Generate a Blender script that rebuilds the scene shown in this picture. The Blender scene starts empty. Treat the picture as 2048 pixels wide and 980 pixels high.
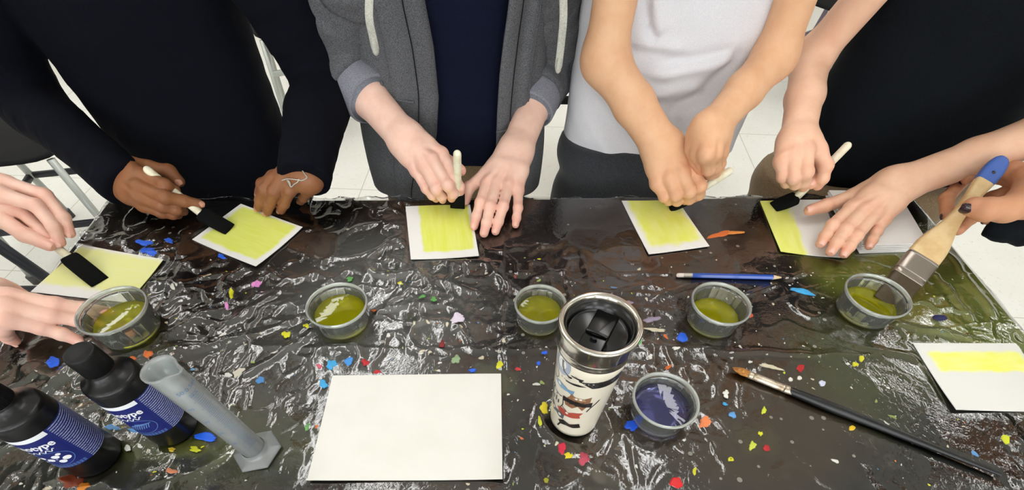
WIN_FILL = 5.2
LAMP = 9.5
import bpy, math, random
import numpy as np
from mathutils import Vector, Matrix
random.seed(7); rng = np.random.RandomState(11)
PI = math.pi
SC = bpy.context.scene
COL = SC.collection

# ---------------------------------------------------------------- camera
FPX, CX, CY = 888.26, 1000.5, 775.45          # focal length and principal point of the (cropped) photograph, in its pixels
PITCH, ROLL = 0.993873, 0.0107105
TZ = 0.72                                      # table top height
HC = 0.48                                      # camera height above the table
cam_d = bpy.data.cameras.new('camera'); cam = bpy.data.objects.new('camera', cam_d); COL.objects.link(cam)
cam_d.sensor_width = 36; cam_d.lens = FPX/2048*36; cam_d.sensor_fit = 'HORIZONTAL'
cam_d.shift_x = (1024-CX)/2048; cam_d.shift_y = (CY-490)/2048
cam_d.clip_start = 0.01; cam_d.clip_end = 60
cam.matrix_world = Matrix.Translation((0, 0, TZ+HC)) @ Matrix.Rotation(PI/2-PITCH, 4, 'X') @ Matrix.Rotation(ROLL, 4, 'Z')
SC.camera = cam

def ray(u, v):
    x, y = u-CX, -(v-CY)
    c, s = math.cos(ROLL), math.sin(ROLL)
    x, y = c*x-s*y, s*x+c*y
    return np.array([x, y*math.sin(PITCH)+FPX*math.cos(PITCH), y*math.cos(PITCH)-FPX*math.sin(PITCH)])
def A(u, v, h=0.0):
    "point seen at pixel (u, v) at height h over the table top"
    r = ray(u, v); t = (HC-h)/-r[2]; p = r*t
    return np.array([p[0], p[1], TZ+h])
def AY(u, v, Y):
    r = ray(u, v); p = r*(Y/r[1])
    return np.array([p[0], p[1], TZ+HC+p[2]])
def V3(*a): return np.array(a, float)
def nrm(v):
    v = np.asarray(v, float); return v/(np.linalg.norm(v)+1e-12)

# ---------------------------------------------------------------- noise
def _hash(ix, iy, iz, seed):
    n = (ix*374761393+iy*668265263+iz*2147483647+seed*144665) & 0xffffffff
    n = ((n ^ (n >> 13))*1274126177) & 0xffffffff
    n = (n ^ (n >> 16)) & 0xffffffff
    return n
def noise3(p, seed=0):
    "gradient noise about -1..1, p (N,3)"
    p = np.asarray(p, float); i = np.floor(p).astype(np.int64); f = p-i
    w = f*f*f*(f*(f*6-15)+10)
    out = np.zeros(len(p))
    for dx in (0, 1):
        for dy in (0, 1):
            for dz in (0, 1):
                h = _hash(i[:, 0]+dx, i[:, 1]+dy, i[:, 2]+dz, seed)
                g = np.stack([(h & 255)/127.5-1, ((h >> 8) & 255)/127.5-1, ((h >> 16) & 255)/127.5-1], 1)
                d = f-np.array([dx, dy, dz])
                ww = (w[:, 0] if dx else 1-w[:, 0])*(w[:, 1] if dy else 1-w[:, 1])*(w[:, 2] if dz else 1-w[:, 2])
                out += ww*(g*d).sum(1)
    return out*1.4
def noise2(x, y, seed=0):
    return noise3(np.stack([x.ravel(), y.ravel(), np.full(x.size, .37)], 1), seed).reshape(x.shape)

# ---------------------------------------------------------------- objects
def mesh_obj(name, verts, faces, mat=None, parent=None, smooth=True, mats=None, midx=None, uv=None, attr=None):
    me = bpy.data.meshes.new(name)
    me.from_pydata([tuple(map(float, v)) for v in verts], [], [tuple(map(int, f)) for f in faces])
    for m in (mats or ([mat] if mat else [])): me.materials.append(m)
    if midx is not None: me.polygons.foreach_set('material_index', np.asarray(midx, dtype=np.int32))
    me.polygons.foreach_set('use_smooth', np.full(len(me.polygons), bool(smooth)))
    if uv is not None:
        l = me.uv_layers.new(name='UVMap')
        vi = np.zeros(len(me.loops), dtype=np.int32); me.loops.foreach_get('vertex_index', vi)
        l.data.foreach_set('uv', np.asarray(uv, dtype=np.float32)[vi].ravel())
    if attr is not None:
        for k, a in attr.items():
            at = me.attributes.new(k, 'FLOAT', 'POINT'); at.data.foreach_set('value', np.asarray(a, dtype=np.float32))
    me.update()
    o = bpy.data.objects.new(name, me); COL.objects.link(o)
    if parent is not None: o.parent = parent; o.matrix_parent_inverse = parent.matrix_world.inverted() if False else Matrix.Identity(4)
    return o
def thing(name, label, cat, group=None, kind=None):
    o = bpy.data.objects.new(name, None); COL.objects.link(o); o.empty_display_size = .05
    return tag(o, label, cat, group, kind)
def tag(o, label=None, cat=None, group=None, kind=None):
    if label: o['label'] = label
    if cat: o['category'] = cat
    if group: o['group'] = group
    if kind: o['kind'] = kind
    return o
def set_origin(root, loc):
    "put the Empty at its base and keep the children where they are (their meshes hold world coordinates)"
    root.location = tuple(map(float, loc))
    def sub(o):
        me = o.data; me.transform(Matrix.Translation(-Vector(tuple(map(float, loc)))))
    def rec(o):
        for c in o.children:
            if c.type == 'MESH': sub(c)
            rec(c)
    rec(root)
def join(parts):
    "parts: list of (verts, faces) -> one"
    V = []; F = []; n = 0
    for v, f in parts:
        v = np.asarray(v, float); V.append(v); F += [tuple(int(i)+n for i in q) for q in f]; n += len(v)
    return np.concatenate(V), F

def frame(d, up=(0, 0, 1)):
    d = nrm(d); up = np.asarray(up, float)
    if abs(np.dot(d, nrm(up))) > .98: up = np.array([1., 0, 0]) if abs(d[0]) < .9 else np.array([0, 1., 0])
    a = nrm(np.cross(d, up)); b = np.cross(a, d)
    return a, b           # a: sideways, b: up-ish
def box(c, s, R=None, bev=0.0):
    "box with optional bevelled long edges; c centre, s full sizes, R rows = local axes"
    x, y, z = np.array(s)/2.
    if bev <= 0:
        vs = np.array([[i*x, j*y, k*z] for k in (-1, 1) for j in (-1, 1) for i in (-1, 1)])
        fs = [(0, 2, 3, 1), (4, 5, 7, 6), (0, 1, 5, 4), (2, 6, 7, 3), (0, 4, 6, 2), (1, 3, 7, 5)]
    else:
        b = min(bev, x*.9, y*.9, z*.9); rings = []
        n = 4; prof = []
        for (sx, sy, a0) in ((1, 1, 0), (-1, 1, PI/2), (-1, -1, PI), (1, -1, 1.5*PI)):
            for i in range(n+1):
                a = a0+i/n*PI/2; prof.append((sx*(x-b)+b*math.cos(a), sy*(y-b)+b*math.sin(a)))
        prof = np.array(prof); m = len(prof); vs = []
        for (zz, inset) in ((-z, b), (-z+b*.3, b*.3), (-z+b, 0), (z-b, 0), (z-b*.3, b*.3), (z, b)):
            q = prof.copy(); q[:, 0] -= np.sign(q[:, 0])*np.minimum(inset, np.abs(q[:, 0])); q[:, 1] -= np.sign(q[:, 1])*np.minimum(inset, np.abs(q[:, 1]))
            vs += [(p[0], p[1], zz) for p in q]
        vs = np.array(vs); fs = []
        for r in range(5):
            for i in range(m): fs.append((r*m+i, r*m+(i+1) % m, (r+1)*m+(i+1) % m, (r+1)*m+i))
        fs.append(tuple(range(m))[::-1]); fs.append(tuple(5*m+i for i in range(m)))
    if R is not None: vs = vs @ np.array(R)
    return vs+np.array(c), fs
def catmull(P, n):
    P = np.asarray(P, float); out = []
    for i in range(len(P)-1):
        p0 = P[max(i-1, 0)]; p1 = P[i]; p2 = P[i+1]; p3 = P[min(i+2, len(P)-1)]
        for k in range(n):
            t = k/n
            out.append(.5*((2*p1)+(-p0+p2)*t+(2*p0-5*p1+4*p2-p3)*t*t+(-p0+3*p1-3*p2+p3)*t**3))
    out.append(P[-1]); return np.array(out)
def tube(path, rad, seg=12, flat=1.0, up=(0, 0, 1), caps=True, n=6, disp=None, smooth_path=True, endround=False):
    """sweep; path list of points, rad list (or number); flat scales the up axis.  disp(s, th, p, nrm)->offset arrays"""
    path = np.asarray(path, float); rad = np.full(len(path), rad) if np.isscalar(rad) else np.asarray(rad, float)
    if smooth_path and len(path) > 2 or smooth_path and n > 1:
        Q = catmull(np.c_[path, rad], n); path = Q[:, :3]; rad = Q[:, 3]
    if endround:
        def rnd(p, q, r):
            d = nrm(p-q); return [(p+d*r*math.sin(a), r*math.cos(a)) for a in np.linspace(.25, 1.45, 5)]
        e = rnd(path[-1], path[-2], rad[-1]); s = rnd(path[0], path[1], rad[0])[::-1]
        path = np.concatenate([[q[0] for q in s], path, [q[0] for q in e]]); rad = np.concatenate([[q[1] for q in s], rad, [q[1] for q in e]])
    m = len(path); V = []; up = np.asarray(up, float); N = []; S = []; T = []
    L = np.r_[0, np.cumsum(np.linalg.norm(np.diff(path, axis=0), axis=1))]
    pa = None
    for i in range(m):
        d = path[min(i+1, m-1)]-path[max(i-1, 0)]
        a, b = frame(d, up)
        if pa is not None and np.dot(a, pa) < 0: a, b = -a, -b
        pa = a
        th = np.arange(seg)/seg*2*PI
        nn = np.outer(np.cos(th), a)+np.outer(np.sin(th), b)
        V.append(path[i]+np.outer(np.cos(th)*rad[i], a)+np.outer(np.sin(th)*rad[i]*flat, b)); N.append(nn)
        S.append(np.full(seg, L[i])); T.append(th)
    V = np.concatenate(V); N = np.concatenate(N)
    if disp is not None: V = V+N*disp(np.concatenate(S), np.concatenate(T), V)[:, None]
    F = []
    for i in range(m-1):
        for j in range(seg): F.append((i*seg+j, i*seg+(j+1) % seg, (i+1)*seg+(j+1) % seg, (i+1)*seg+j))
    if caps: F.append(tuple(range(seg))[::-1]); F.append(tuple((m-1)*seg+j for j in range(seg)))
    return V, F
def lathe(prof, seg=64, c=(0, 0, 0), flute=None, closed=False):
    "prof list of (r, z); returns verts, faces"
    prof = np.asarray(prof, float); th = np.arange(seg)/seg*2*PI; V = []
    for i, (r, z) in enumerate(prof):
        rr = np.full(seg, r)
        if flute is not None: rr = rr+flute(i, th)
        V.append(np.c_[rr*np.cos(th), rr*np.sin(th), np.full(seg, z)])
    V = np.concatenate(V)+np.array(c); F = []; m = len(prof)
    for i in range(m if closed else m-1):
        for j in range(seg):
            k = (i+1) % m; F.append((i*seg+j, i*seg+(j+1) % seg, k*seg+(j+1) % seg, k*seg+j))
    if not closed:
        if prof[0][0] > 1e-6: F.append(tuple(range(seg))[::-1])
        if prof[-1][0] > 1e-6: F.append(tuple((m-1)*seg+j for j in range(seg)))
    return V, F

# ---------------------------------------------------------------- distance fields -> continuous surfaces
def smin(a, b, k):
    if k <= 0: return np.minimum(a, b)
    h = np.maximum(k-np.abs(a-b), 0)/k
    return np.minimum(a, b)-h*h*k*.25
class Field:
    def __init__(s, lo, hi, res):
        s.lo = np.asarray(lo, float); s.res = res
        s.n = np.ceil((np.asarray(hi)-s.lo)/res).astype(int)+1
        s.ax = [(s.lo[i]+np.arange(s.n[i])*res).astype(np.float32) for i in range(3)]
    def new(s): return np.full(s.n, .05, dtype=np.float32)
    def sl(s, lo, hi):
        a = np.clip(np.floor((np.asarray(lo)-s.lo)/s.res).astype(int), 0, s.n); b = np.clip(np.ceil((np.asarray(hi)-s.lo)/s.res).astype(int)+1, 0, s.n)
        return tuple(slice(a[i], max(b[i], a[i])) for i in range(3))
    def cap(s, g, a, b, r1, r2, k=0.003, flat=None):
        "tapered capsule; flat=(axis, factor) squeezes along an axis"
        a = np.asarray(a, float); b = np.asarray(b, float); R = max(r1, r2)+k+.004
        S = s.sl(np.minimum(a, b)-R, np.maximum(a, b)+R)
        X = s.ax[0][S[0]][:, None, None]; Y = s.ax[1][S[1]][None, :, None]; Z = s.ax[2][S[2]][None, None, :]
        if X.size*Y.size*Z.size == 0: return
        d = b-a; L = float(d@d)+1e-12
        px, py, pz = X-a[0], Y-a[1], Z-a[2]
        h = np.clip((px*d[0]+py*d[1]+pz*d[2])/L, 0, 1)
        qx, qy, qz = px-h*d[0], py-h*d[1], pz-h*d[2]
        q2 = qx*qx+qy*qy+qz*qz
        if flat is not None:
            n, fct = nrm(flat[0]), flat[1]; t = qx*n[0]+qy*n[1]+qz*n[2]
            q2 = q2+t*t*(1/fct**2-1)
        dist = np.sqrt(q2)-(r1+(r2-r1)*h)
        if flat is not None: dist = dist*min(1, (1+flat[1])/2)
        g[S] = smin(g[S], dist.astype(np.float32), k)
    def ell(s, g, c, R, k=.003, axes=None):
        c = np.asarray(c, float); R = np.asarray(R, float); m = R.max()+k+.004
        S = s.sl(c-m, c+m)
        X = s.ax[0][S[0]][:, None, None]-c[0]; Y = s.ax[1][S[1]][None, :, None]-c[1]; Z = s.ax[2][S[2]][None, None, :]-c[2]
        if axes is None: x, y, z = X/R[0], Y/R[1], Z/R[2]
        else:
            Q = np.asarray(axes, float); x, y, z = [(X*Q[i, 0]+Y*Q[i, 1]+Z*Q[i, 2])/R[i] for i in range(3)]
        q = np.sqrt(x*x+y*y+z*z); dist = (q-1)*R.min()*.5+(q-1)*R.mean()*.5
        g[S] = smin(g[S], dist.astype(np.float32), k)
    def mesh(s, g):
        "surface nets"
        n = s.n; ins = g < 0
        if ins[0].any() or ins[-1].any() or ins[:, 0].any() or ins[:, -1].any() or ins[:, :, 0].any() or ins[:, :, -1].any():
            g = g.copy()
            for ax in range(3):
                for e in (0, -1):
                    q = [slice(None)]*3; q[ax] = e; g[tuple(q)] = np.maximum(g[tuple(q)], s.res*.3)
            ins = g < 0
        c = np.zeros(tuple(n-1), dtype=np.int8)
        for i in (0, 1):
            for j in (0, 1):
                for k in (0, 1): c += ins[i:n[0]-1+i, j:n[1]-1+j, k:n[2]-1+k]
        act = (c > 0) & (c < 8); I = np.argwhere(act); idx = -np.ones(tuple(n-1), dtype=np.int64); idx[act] = np.arange(len(I))
        acc = np.zeros((len(I), 3)); cnt = np.zeros(len(I))
        cor = [(i, j, k) for i in (0, 1) for j in (0, 1) for k in (0, 1)]
        for a in cor:
            for b in cor:
                if sum(abs(a[t]-b[t]) for t in range(3)) != 1 or a > b: continue
                fa = g[I[:, 0]+a[0], I[:, 1]+a[1], I[:, 2]+a[2]]; fb = g[I[:, 0]+b[0], I[:, 1]+b[1], I[:, 2]+b[2]]
                m = (fa < 0) != (fb < 0); t = np.where(m, fa/np.where(m, fa-fb, 1), 0)
                pos = np.array(a)+t[:, None]*(np.array(b)-np.array(a)); acc += pos*m[:, None]; cnt += m
        Vt = s.lo+(I+acc/cnt[:, None])*s.res
        F = []
        for ax in range(3):
            u, v = [(1, 2), (2, 0), (0, 1)][ax]
            a = [slice(None)]*3; b = [slice(None)]*3; a[ax] = slice(0, -1); b[ax] = slice(1, None)
            A_, B_ = ins[tuple(a)], ins[tuple(b)]
            E = np.argwhere(A_ != B_); fl = A_[tuple(E.T)]
            ok = (E[:, u] > 0) & (E[:, v] > 0) & (E[:, u] < n[u]-1) & (E[:, v] < n[v]-1); E = E[ok]; fl = fl[ok]
            def cell(du, dv):
                q = E.copy(); q[:, u] -= du; q[:, v] -= dv; return idx[tuple(q.T)]
            q = np.stack([cell(1, 1), cell(0, 1), cell(0, 0), cell(1, 0)], 1)
            q[~fl] = q[~fl][:, ::-1]; F.append(q)
        F = np.concatenate(F); F = F[(F >= 0).all(1)]
        return Vt, F

# ---------------------------------------------------------------- materials
def mat(name, col=(.8, .8, .8), rough=.5, metal=0., spec=.5, **kw):
    m = bpy.data.materials.new(name); m.use_nodes = True; b = m.node_tree.nodes['Principled BSDF']
    b.inputs['Base Color'].default_value = (*col, 1); b.inputs['Roughness'].default_value = rough
    b.inputs['Metallic'].default_value = metal; b.inputs['Specular IOR Level'].default_value = spec
    for k, v in kw.items(): b.inputs[k.replace('_', ' ')].default_value = v
    return m
def nd(m, t, **kw):
    n = m.node_tree.nodes.new(t)
    for k, v in kw.items(): setattr(n, k, v)
    return n
def lk(m, a, b): m.node_tree.links.new(a, b)
def bsdf(m): return m.node_tree.nodes['Principled BSDF']
def srgb(r, g, b):
    f = lambda c: c/12.92 if c <= .04045 else ((c+.055)/1.055)**2.4
    return tuple(f(x/255.) for x in (r, g, b))
def noise_mix(m, c1, c2, scale, lo=.4, hi=.6, detail=6, coord='Object', prev=None, rough=.6, dist=0.):
    "colour by noise between c1 (or the previous socket) and c2; returns the colour socket"
    tc = nd(m, 'ShaderNodeTexCoord'); n = nd(m, 'ShaderNodeTexNoise'); n.inputs['Scale'].default_value = scale; n.inputs['Detail'].default_value = detail
    n.inputs['Roughness'].default_value = rough; n.inputs['Distortion'].default_value = dist
    lk(m, tc.outputs[coord], n.inputs['Vector'])
    r = nd(m, 'ShaderNodeMapRange'); r.inputs['From Min'].default_value = lo; r.inputs['From Max'].default_value = hi; lk(m, n.outputs['Fac'], r.inputs['Value'])
    x = nd(m, 'ShaderNodeMix', data_type='RGBA'); lk(m, r.outputs['Result'], x.inputs['Factor'])
    if prev is not None: lk(m, prev, x.inputs['A'])
    else: x.inputs['A'].default_value = (*c1, 1)
    x.inputs['B'].default_value = (*c2, 1)
    return x.outputs['Result']
def bump(m, scale, strength, dist=.001, detail=4, coord='Object', prev=None, typ='ShaderNodeTexNoise'):
    tc = nd(m, 'ShaderNodeTexCoord'); n = nd(m, typ); n.inputs['Scale'].default_value = scale
    if 'Detail' in n.inputs: n.inputs['Detail'].default_value = detail
    lk(m, tc.outputs[coord], n.inputs['Vector'])
    b = nd(m, 'ShaderNodeBump'); b.inputs['Strength'].default_value = strength; b.inputs['Distance'].default_value = dist
    lk(m, n.outputs[0], b.inputs['Height'])
    if prev is not None: lk(m, prev, b.inputs['Normal'])
    return b.outputs['Normal']

def skin_mat(name, base, flush, rough=.5, spots=.0, sss=.12):
    m = mat(name, base, rough, spec=.35)
    b = bsdf(m)
    c = noise_mix(m, base, tuple(x*y for x, y in zip(base, (.93, .86, .82))), 45, .35, .7, 5)
    at = nd(m, 'ShaderNodeAttribute', attribute_name='flush')
    x = nd(m, 'ShaderNodeMix', data_type='RGBA'); lk(m, at.outputs['Fac'], x.inputs['Factor']); lk(m, c, x.inputs['A']); x.inputs['B'].default_value = (*flush, 1)
    lk(m, x.outputs['Result'], b.inputs['Base Color'])
    n = bump(m, 900, .25, .0004, 3); n = bump(m, 160, .3, .0008, 4, prev=n); lk(m, n, b.inputs['Normal'])
    b.inputs['Subsurface Weight'].default_value = sss; b.inputs['Subsurface Radius'].default_value = (1., .35, .2); b.inputs['Subsurface Scale'].default_value = .006
    return m
def cloth_mat(name, c1, c2, scale=700, rough=.9, strength=.5, sheen=.2, wr=None):
    m = mat(name, c1, rough, spec=.15); b = bsdf(m)
    c = noise_mix(m, c1, c2, scale, .42, .6, 3)
    lk(m, c, b.inputs['Base Color'])
    n = bump(m, scale, strength, .0006, 2)
    if wr: n = bump(m, wr[0], wr[1], .01, 3, prev=n)
    lk(m, n, b.inputs['Normal']); b.inputs['Sheen Weight'].default_value = sheen; b.inputs['Sheen Roughness'].default_value = .5
    return m

# ================================================================= SETTING
M_floor = mat('pale_vinyl_floor', srgb(226, 223, 208), .35, spec=.4)
_b = bsdf(M_floor)
_c = noise_mix(M_floor, srgb(238, 237, 230), srgb(228, 226, 217), 1.6, .4, .7, 8)
_c = noise_mix(M_floor, None, srgb(205, 200, 184), 60, .60, .80, 3, prev=_c)
_tc = nd(M_floor, 'ShaderNodeTexCoord'); _br = nd(M_floor, 'ShaderNodeTexBrick', offset=0.0, squash=1.0)
_br.inputs['Scale'].default_value = 1; _br.inputs['Mortar Size'].default_value = .0022; _br.inputs['Mortar Smooth'].default_value = .3; _br.inputs['Brick Width'].default_value = .61; _br.inputs['Row Height'].default_value = .61
_mp = nd(M_floor, 'ShaderNodeMapping'); _mp.inputs['Rotation'].default_value = (0, 0, .05); _mp.inputs['Location'].default_value = (.12, .02, 0)
lk(M_floor, _tc.outputs['Object'], _mp.inputs['Vector']); lk(M_floor, _mp.outputs['Vector'], _br.inputs['Vector'])
_x = nd(M_floor, 'ShaderNodeMix', data_type='RGBA'); lk(M_floor, _br.outputs['Fac'], _x.inputs['Factor']); lk(M_floor, _c, _x.inputs['A']); _x.inputs['B'].default_value = (*srgb(196, 192, 180), 1)
lk(M_floor, _x.outputs['Result'], _b.inputs['Base Color'])
M_wall = mat('painted_wall', srgb(214, 212, 204), .8)
lk(M_wall, noise_mix(M_wall, srgb(214, 212, 204), srgb(206, 204, 196), 5), bsdf(M_wall).inputs['Base Color'])
M_ceil = mat('ceiling_tiles', srgb(225, 225, 222), .9)
lk(M_ceil, noise_mix(M_ceil, srgb(228, 228, 224), srgb(205, 205, 200), 120, .55, .7), bsdf(M_ceil).inputs['Base Color'])
M_base = mat('baseboard_rubber', srgb(60, 58, 56), .5)
RX0, RX1, RY0, RY1, RZ = -3.6, 3.8, -2.6, 5.4, 2.75
def slab(name, lo, hi, m):
    v, f = box((np.array(lo)+hi)/2, np.array(hi)-lo); o = mesh_obj(name, v, f, m, smooth=False); o['kind'] = 'structure'; return o
slab('floor', V3(RX0, RY0, -.1), V3(RX1, RY1, 0), M_floor)
slab('ceiling', V3(RX0, RY0, RZ), V3(RX1, RY1, RZ+.1), M_ceil)
slab('wall_left', V3(RX0-.1, RY0, 0), V3(RX0, RY1, RZ), M_wall)
slab('wall_right', V3(RX1, RY0, 0), V3(RX1+.1, RY1, RZ), M_wall)
slab('wall_back', V3(RX0, RY1, 0), V3(RX1, RY1+.1, RZ), M_wall)
slab('wall_front', V3(RX0, RY0-.1, 0), V3(RX1, RY0, RZ), M_wall)
for nm, lo, hi in (('baseboard_left', V3(RX0, RY0, 0), V3(RX0+.012, RY1, .1)), ('baseboard_right', V3(RX1-.012, RY0, 0), V3(RX1, RY1, .1)),
                   ('baseboard_back', V3(RX0, RY1-.012, 0), V3(RX1, RY1, .1)), ('baseboard_front', V3(RX0, RY0, 0), V3(RX1, RY0+.012, .1))): slab(nm, lo, hi, M_base)
# ceiling lights
M_lamp = bpy.data.materials.new('lamp_diffuser'); M_lamp.use_nodes = True
_n = M_lamp.node_tree; _n.nodes.clear(); _e = _n.nodes.new('ShaderNodeEmission'); _o = _n.nodes.new('ShaderNodeOutputMaterial'); _n.links.new(_e.outputs[0], _o.inputs[0])
_e.inputs['Color'].default_value = (1, .992, .975, 1); _e.inputs['Strength'].default_value = LAMP
M_lframe = mat('lamp_frame', srgb(225, 225, 225), .4)
LIGHTS = [(x, y) for y in (-1.95, .95, 2.15, 3.45) for x in (-2.35, -.80, .75, 3.15)]
for i, (x, y) in enumerate(LIGHTS):
    r = thing('ceiling_light', ['recessed fluorescent ceiling panel with white frame', ][0], 'light', 'recessed ceiling light panels'); r['label'] = 'recessed white fluorescent panel in the ceiling over the art room'
    w, l = .27, 1.15
    fr = []
    for (cx, cy, sx, sy) in ((0, l/2, w+.04, .02), (0, -l/2, w+.04, .02), (w/2+.01, 0, .02, l), (-w/2-.01, 0, .02, l)):
        fr.append(box((x+cx, y+cy, RZ-.012), (sx, sy, .022)))
    mesh_obj('frame', *join(fr), M_lframe, r, smooth=False)
    v, f = box((x, y, RZ-.008), (w, l, .01)); mesh_obj('diffuser', v, f, M_lamp, r, smooth=False)
    set_origin(r, (x, y, RZ-.02))
# unseen glowing windows added behind the camera to light the people's fronts
M_fill_pane = bpy.data.materials.new('daylit_pane'); M_fill_pane.use_nodes = True
_n = M_fill_pane.node_tree; _n.nodes.clear(); _e = _n.nodes.new('ShaderNodeEmission'); _o = _n.nodes.new('ShaderNodeOutputMaterial'); _n.links.new(_e.outputs[0], _o.inputs[0])
_e.inputs['Color'].default_value = (.94, .97, 1, 1); _e.inputs['Strength'].default_value = WIN_FILL
M_wfr = mat('window_frame_paint', srgb(225, 225, 220), .5)
for i, x in enumerate((-1.9, 0., 1.9)):
    z0, z1, hw = .95, 2.35, .78; y = RY0+.012
    fr = [box((x-hw, y, (z0+z1)/2), (.05, .024, z1-z0+.05)), box((x+hw, y, (z0+z1)/2), (.05, .024, z1-z0+.05)), box((x, y, z0), (2*hw, .024, .05)), box((x, y, z1), (2*hw, .024, .05)), box((x, y, (z0+z1)/2), (.04, .024, z1-z0)), box((x, y+.03, z0-.03), (2*hw+.1, .09, .025))]
    o = mesh_obj('window_%d' % (i+1), *join(fr), M_wfr, smooth=False); o['kind'] = 'structure'
    mesh_obj('pane', *box((x, RY0+.006, (z0+z1)/2), (2*hw, .004, z1-z0)), M_fill_pane, o, smooth=False)
w = bpy.data.worlds.new('world'); SC.world = w; w.use_nodes = True
w.node_tree.nodes['Background'].inputs[0].default_value = (.9, .92, 1, 1); w.node_tree.nodes['Background'].inputs[1].default_value = .15

# ================================================================= TABLE
TXL, TXR, TYN, TYF = -.690, .738, .03, .718
def far_y(x): return .7135+.033*(x+.0)*.78      # the far edge runs slightly askew to the picture
def on_table(x, y): return TXL <= x <= TXR and TYN <= y <= far_y(x)
M_top = mat('worn_tabletop', srgb(40, 34, 30), .45, spec=.3)
b = bsdf(M_top)
c = noise_mix(M_top, srgb(14, 14, 15), srgb(70, 54, 44), 5.5, .40, .66, 8, dist=.6)
c = noise_mix(M_top, None, srgb(58, 41, 27), 2.2, .46, .60, 5, prev=c)
c = noise_mix(M_top, None, srgb(128, 118, 104), 26, .56, .80, 10, prev=c, rough=.75)
# green-yellow wash spilled over the right end, black left of it
tc = nd(M_top, 'ShaderNodeTexCoord'); sx = nd(M_top, 'ShaderNodeSeparateXYZ'); lk(M_top, tc.outputs['Object'], sx.inputs[0])
def blobmask(m, cx, cy, rx, ry, rag=.35, soft=.4, sc=9.):
    mp = nd(m, 'ShaderNodeMapping', vector_type='POINT'); mp.inputs['Location'].default_value = (-cx/rx, -cy/ry, 0); mp.inputs['Scale'].default_value = (1/rx, 1/ry, 0)
    t = nd(m, 'ShaderNodeTexCoord'); lk(m, t.outputs['Object'], mp.inputs['Vector'])
    l = nd(m, 'ShaderNodeVectorMath', operation='LENGTH'); lk(m, mp.outputs['Vector'], l.inputs[0])
    n = nd(m, 'ShaderNodeTexNoise'); n.inputs['Scale'].default_value = sc; n.inputs['Detail'].default_value = 6; lk(m, t.outputs['Object'], n.inputs['Vector'])
    a = nd(m, 'ShaderNodeMath', operation='MULTIPLY_ADD'); lk(m, n.outputs['Fac'], a.inputs[0]); a.inputs[1].default_value = rag*2; a.inputs[2].default_value = -rag
    s = nd(m, 'ShaderNodeMath', operation='ADD'); lk(m, l.outputs['Value'], s.inputs[0]); lk(m, a.outputs[0], s.inputs[1])
    r = nd(m, 'ShaderNodeMapRange'); r.inputs['From Min'].default_value = 1+soft/2; r.inputs['From Max'].default_value = 1-soft/2; lk(m, s.outputs[0], r.inputs['Value'])
    return r.outputs['Result']
def over(m, prev, colr, mask, k=1.):
    x = nd(m, 'ShaderNodeMix', data_type='RGBA')
    mu = nd(m, 'ShaderNodeMath', operation='MULTIPLY'); lk(m, mask, mu.inputs[0]); mu.inputs[1].default_value = k
    lk(m, mu.outputs[0], x.inputs['Factor']); lk(m, prev, x.inputs['A']); x.inputs['B'].default_value = (*colr, 1); return x.outputs['Result']
def AXY(u, v): p = A(u, v); return p[0], p[1]
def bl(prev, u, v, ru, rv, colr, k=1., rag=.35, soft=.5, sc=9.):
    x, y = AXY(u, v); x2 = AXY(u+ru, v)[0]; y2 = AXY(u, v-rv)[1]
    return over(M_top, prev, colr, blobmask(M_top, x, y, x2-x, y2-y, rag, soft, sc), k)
c = bl(c, 300, 900, 60, 16, srgb(150, 160, 60), .9, .9, .6, 40)
c = bl(c, 375, 897, 46, 16, srgb(196, 202, 44), .95, .9, .5, 46)
c = bl(c, 445, 900, 30, 34, srgb(136, 146, 76), .8, 1., .6, 44)
c = bl(c, 1515, 880, 40, 30, srgb(150, 156, 70), .6, 1., .6, 50)
c = bl(c, 985, 760, 40, 30, srgb(120, 130, 90), .5, 1., .8, 40)
c = bl(c, 760, 620, 210, 150, srgb(140, 140, 136), .75, .5, .9)  # hazy grey reflection in the film, painted into the tabletop colour
c = bl(c, 1330, 520, 330, 90, srgb(62, 48, 42), .8, .5, .6)
c = bl(c, 1450, 830, 260, 130, srgb(80, 57, 32), .85, .4, .5)
c = bl(c, 1210, 910, 90, 80, srgb(104, 88, 62), .5, .4, .5)
c = bl(c, 1560, 600, 130, 60, srgb(36, 37, 38), .8, .4, .6)
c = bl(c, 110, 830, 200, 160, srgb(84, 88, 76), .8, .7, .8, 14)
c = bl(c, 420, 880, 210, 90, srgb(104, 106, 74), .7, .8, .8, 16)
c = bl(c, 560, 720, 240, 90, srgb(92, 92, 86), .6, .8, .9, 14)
c = bl(c, 480, 420, 200, 60, srgb(24, 27, 28), .8, .5, .6)
c = bl(c, 1950, 600, 210, 150, srgb(156, 166, 84), .95, .35, .6)
c = bl(c, 1740, 560, 120, 80, srgb(132, 140, 54), .9, .5, .6)
c = bl(c, 1780, 740, 160, 110, srgb(84, 90, 34), .75, .6, .7)
c = bl(c, 1960, 900, 160, 110, srgb(32, 34, 30), .9, .5, .6)
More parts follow.
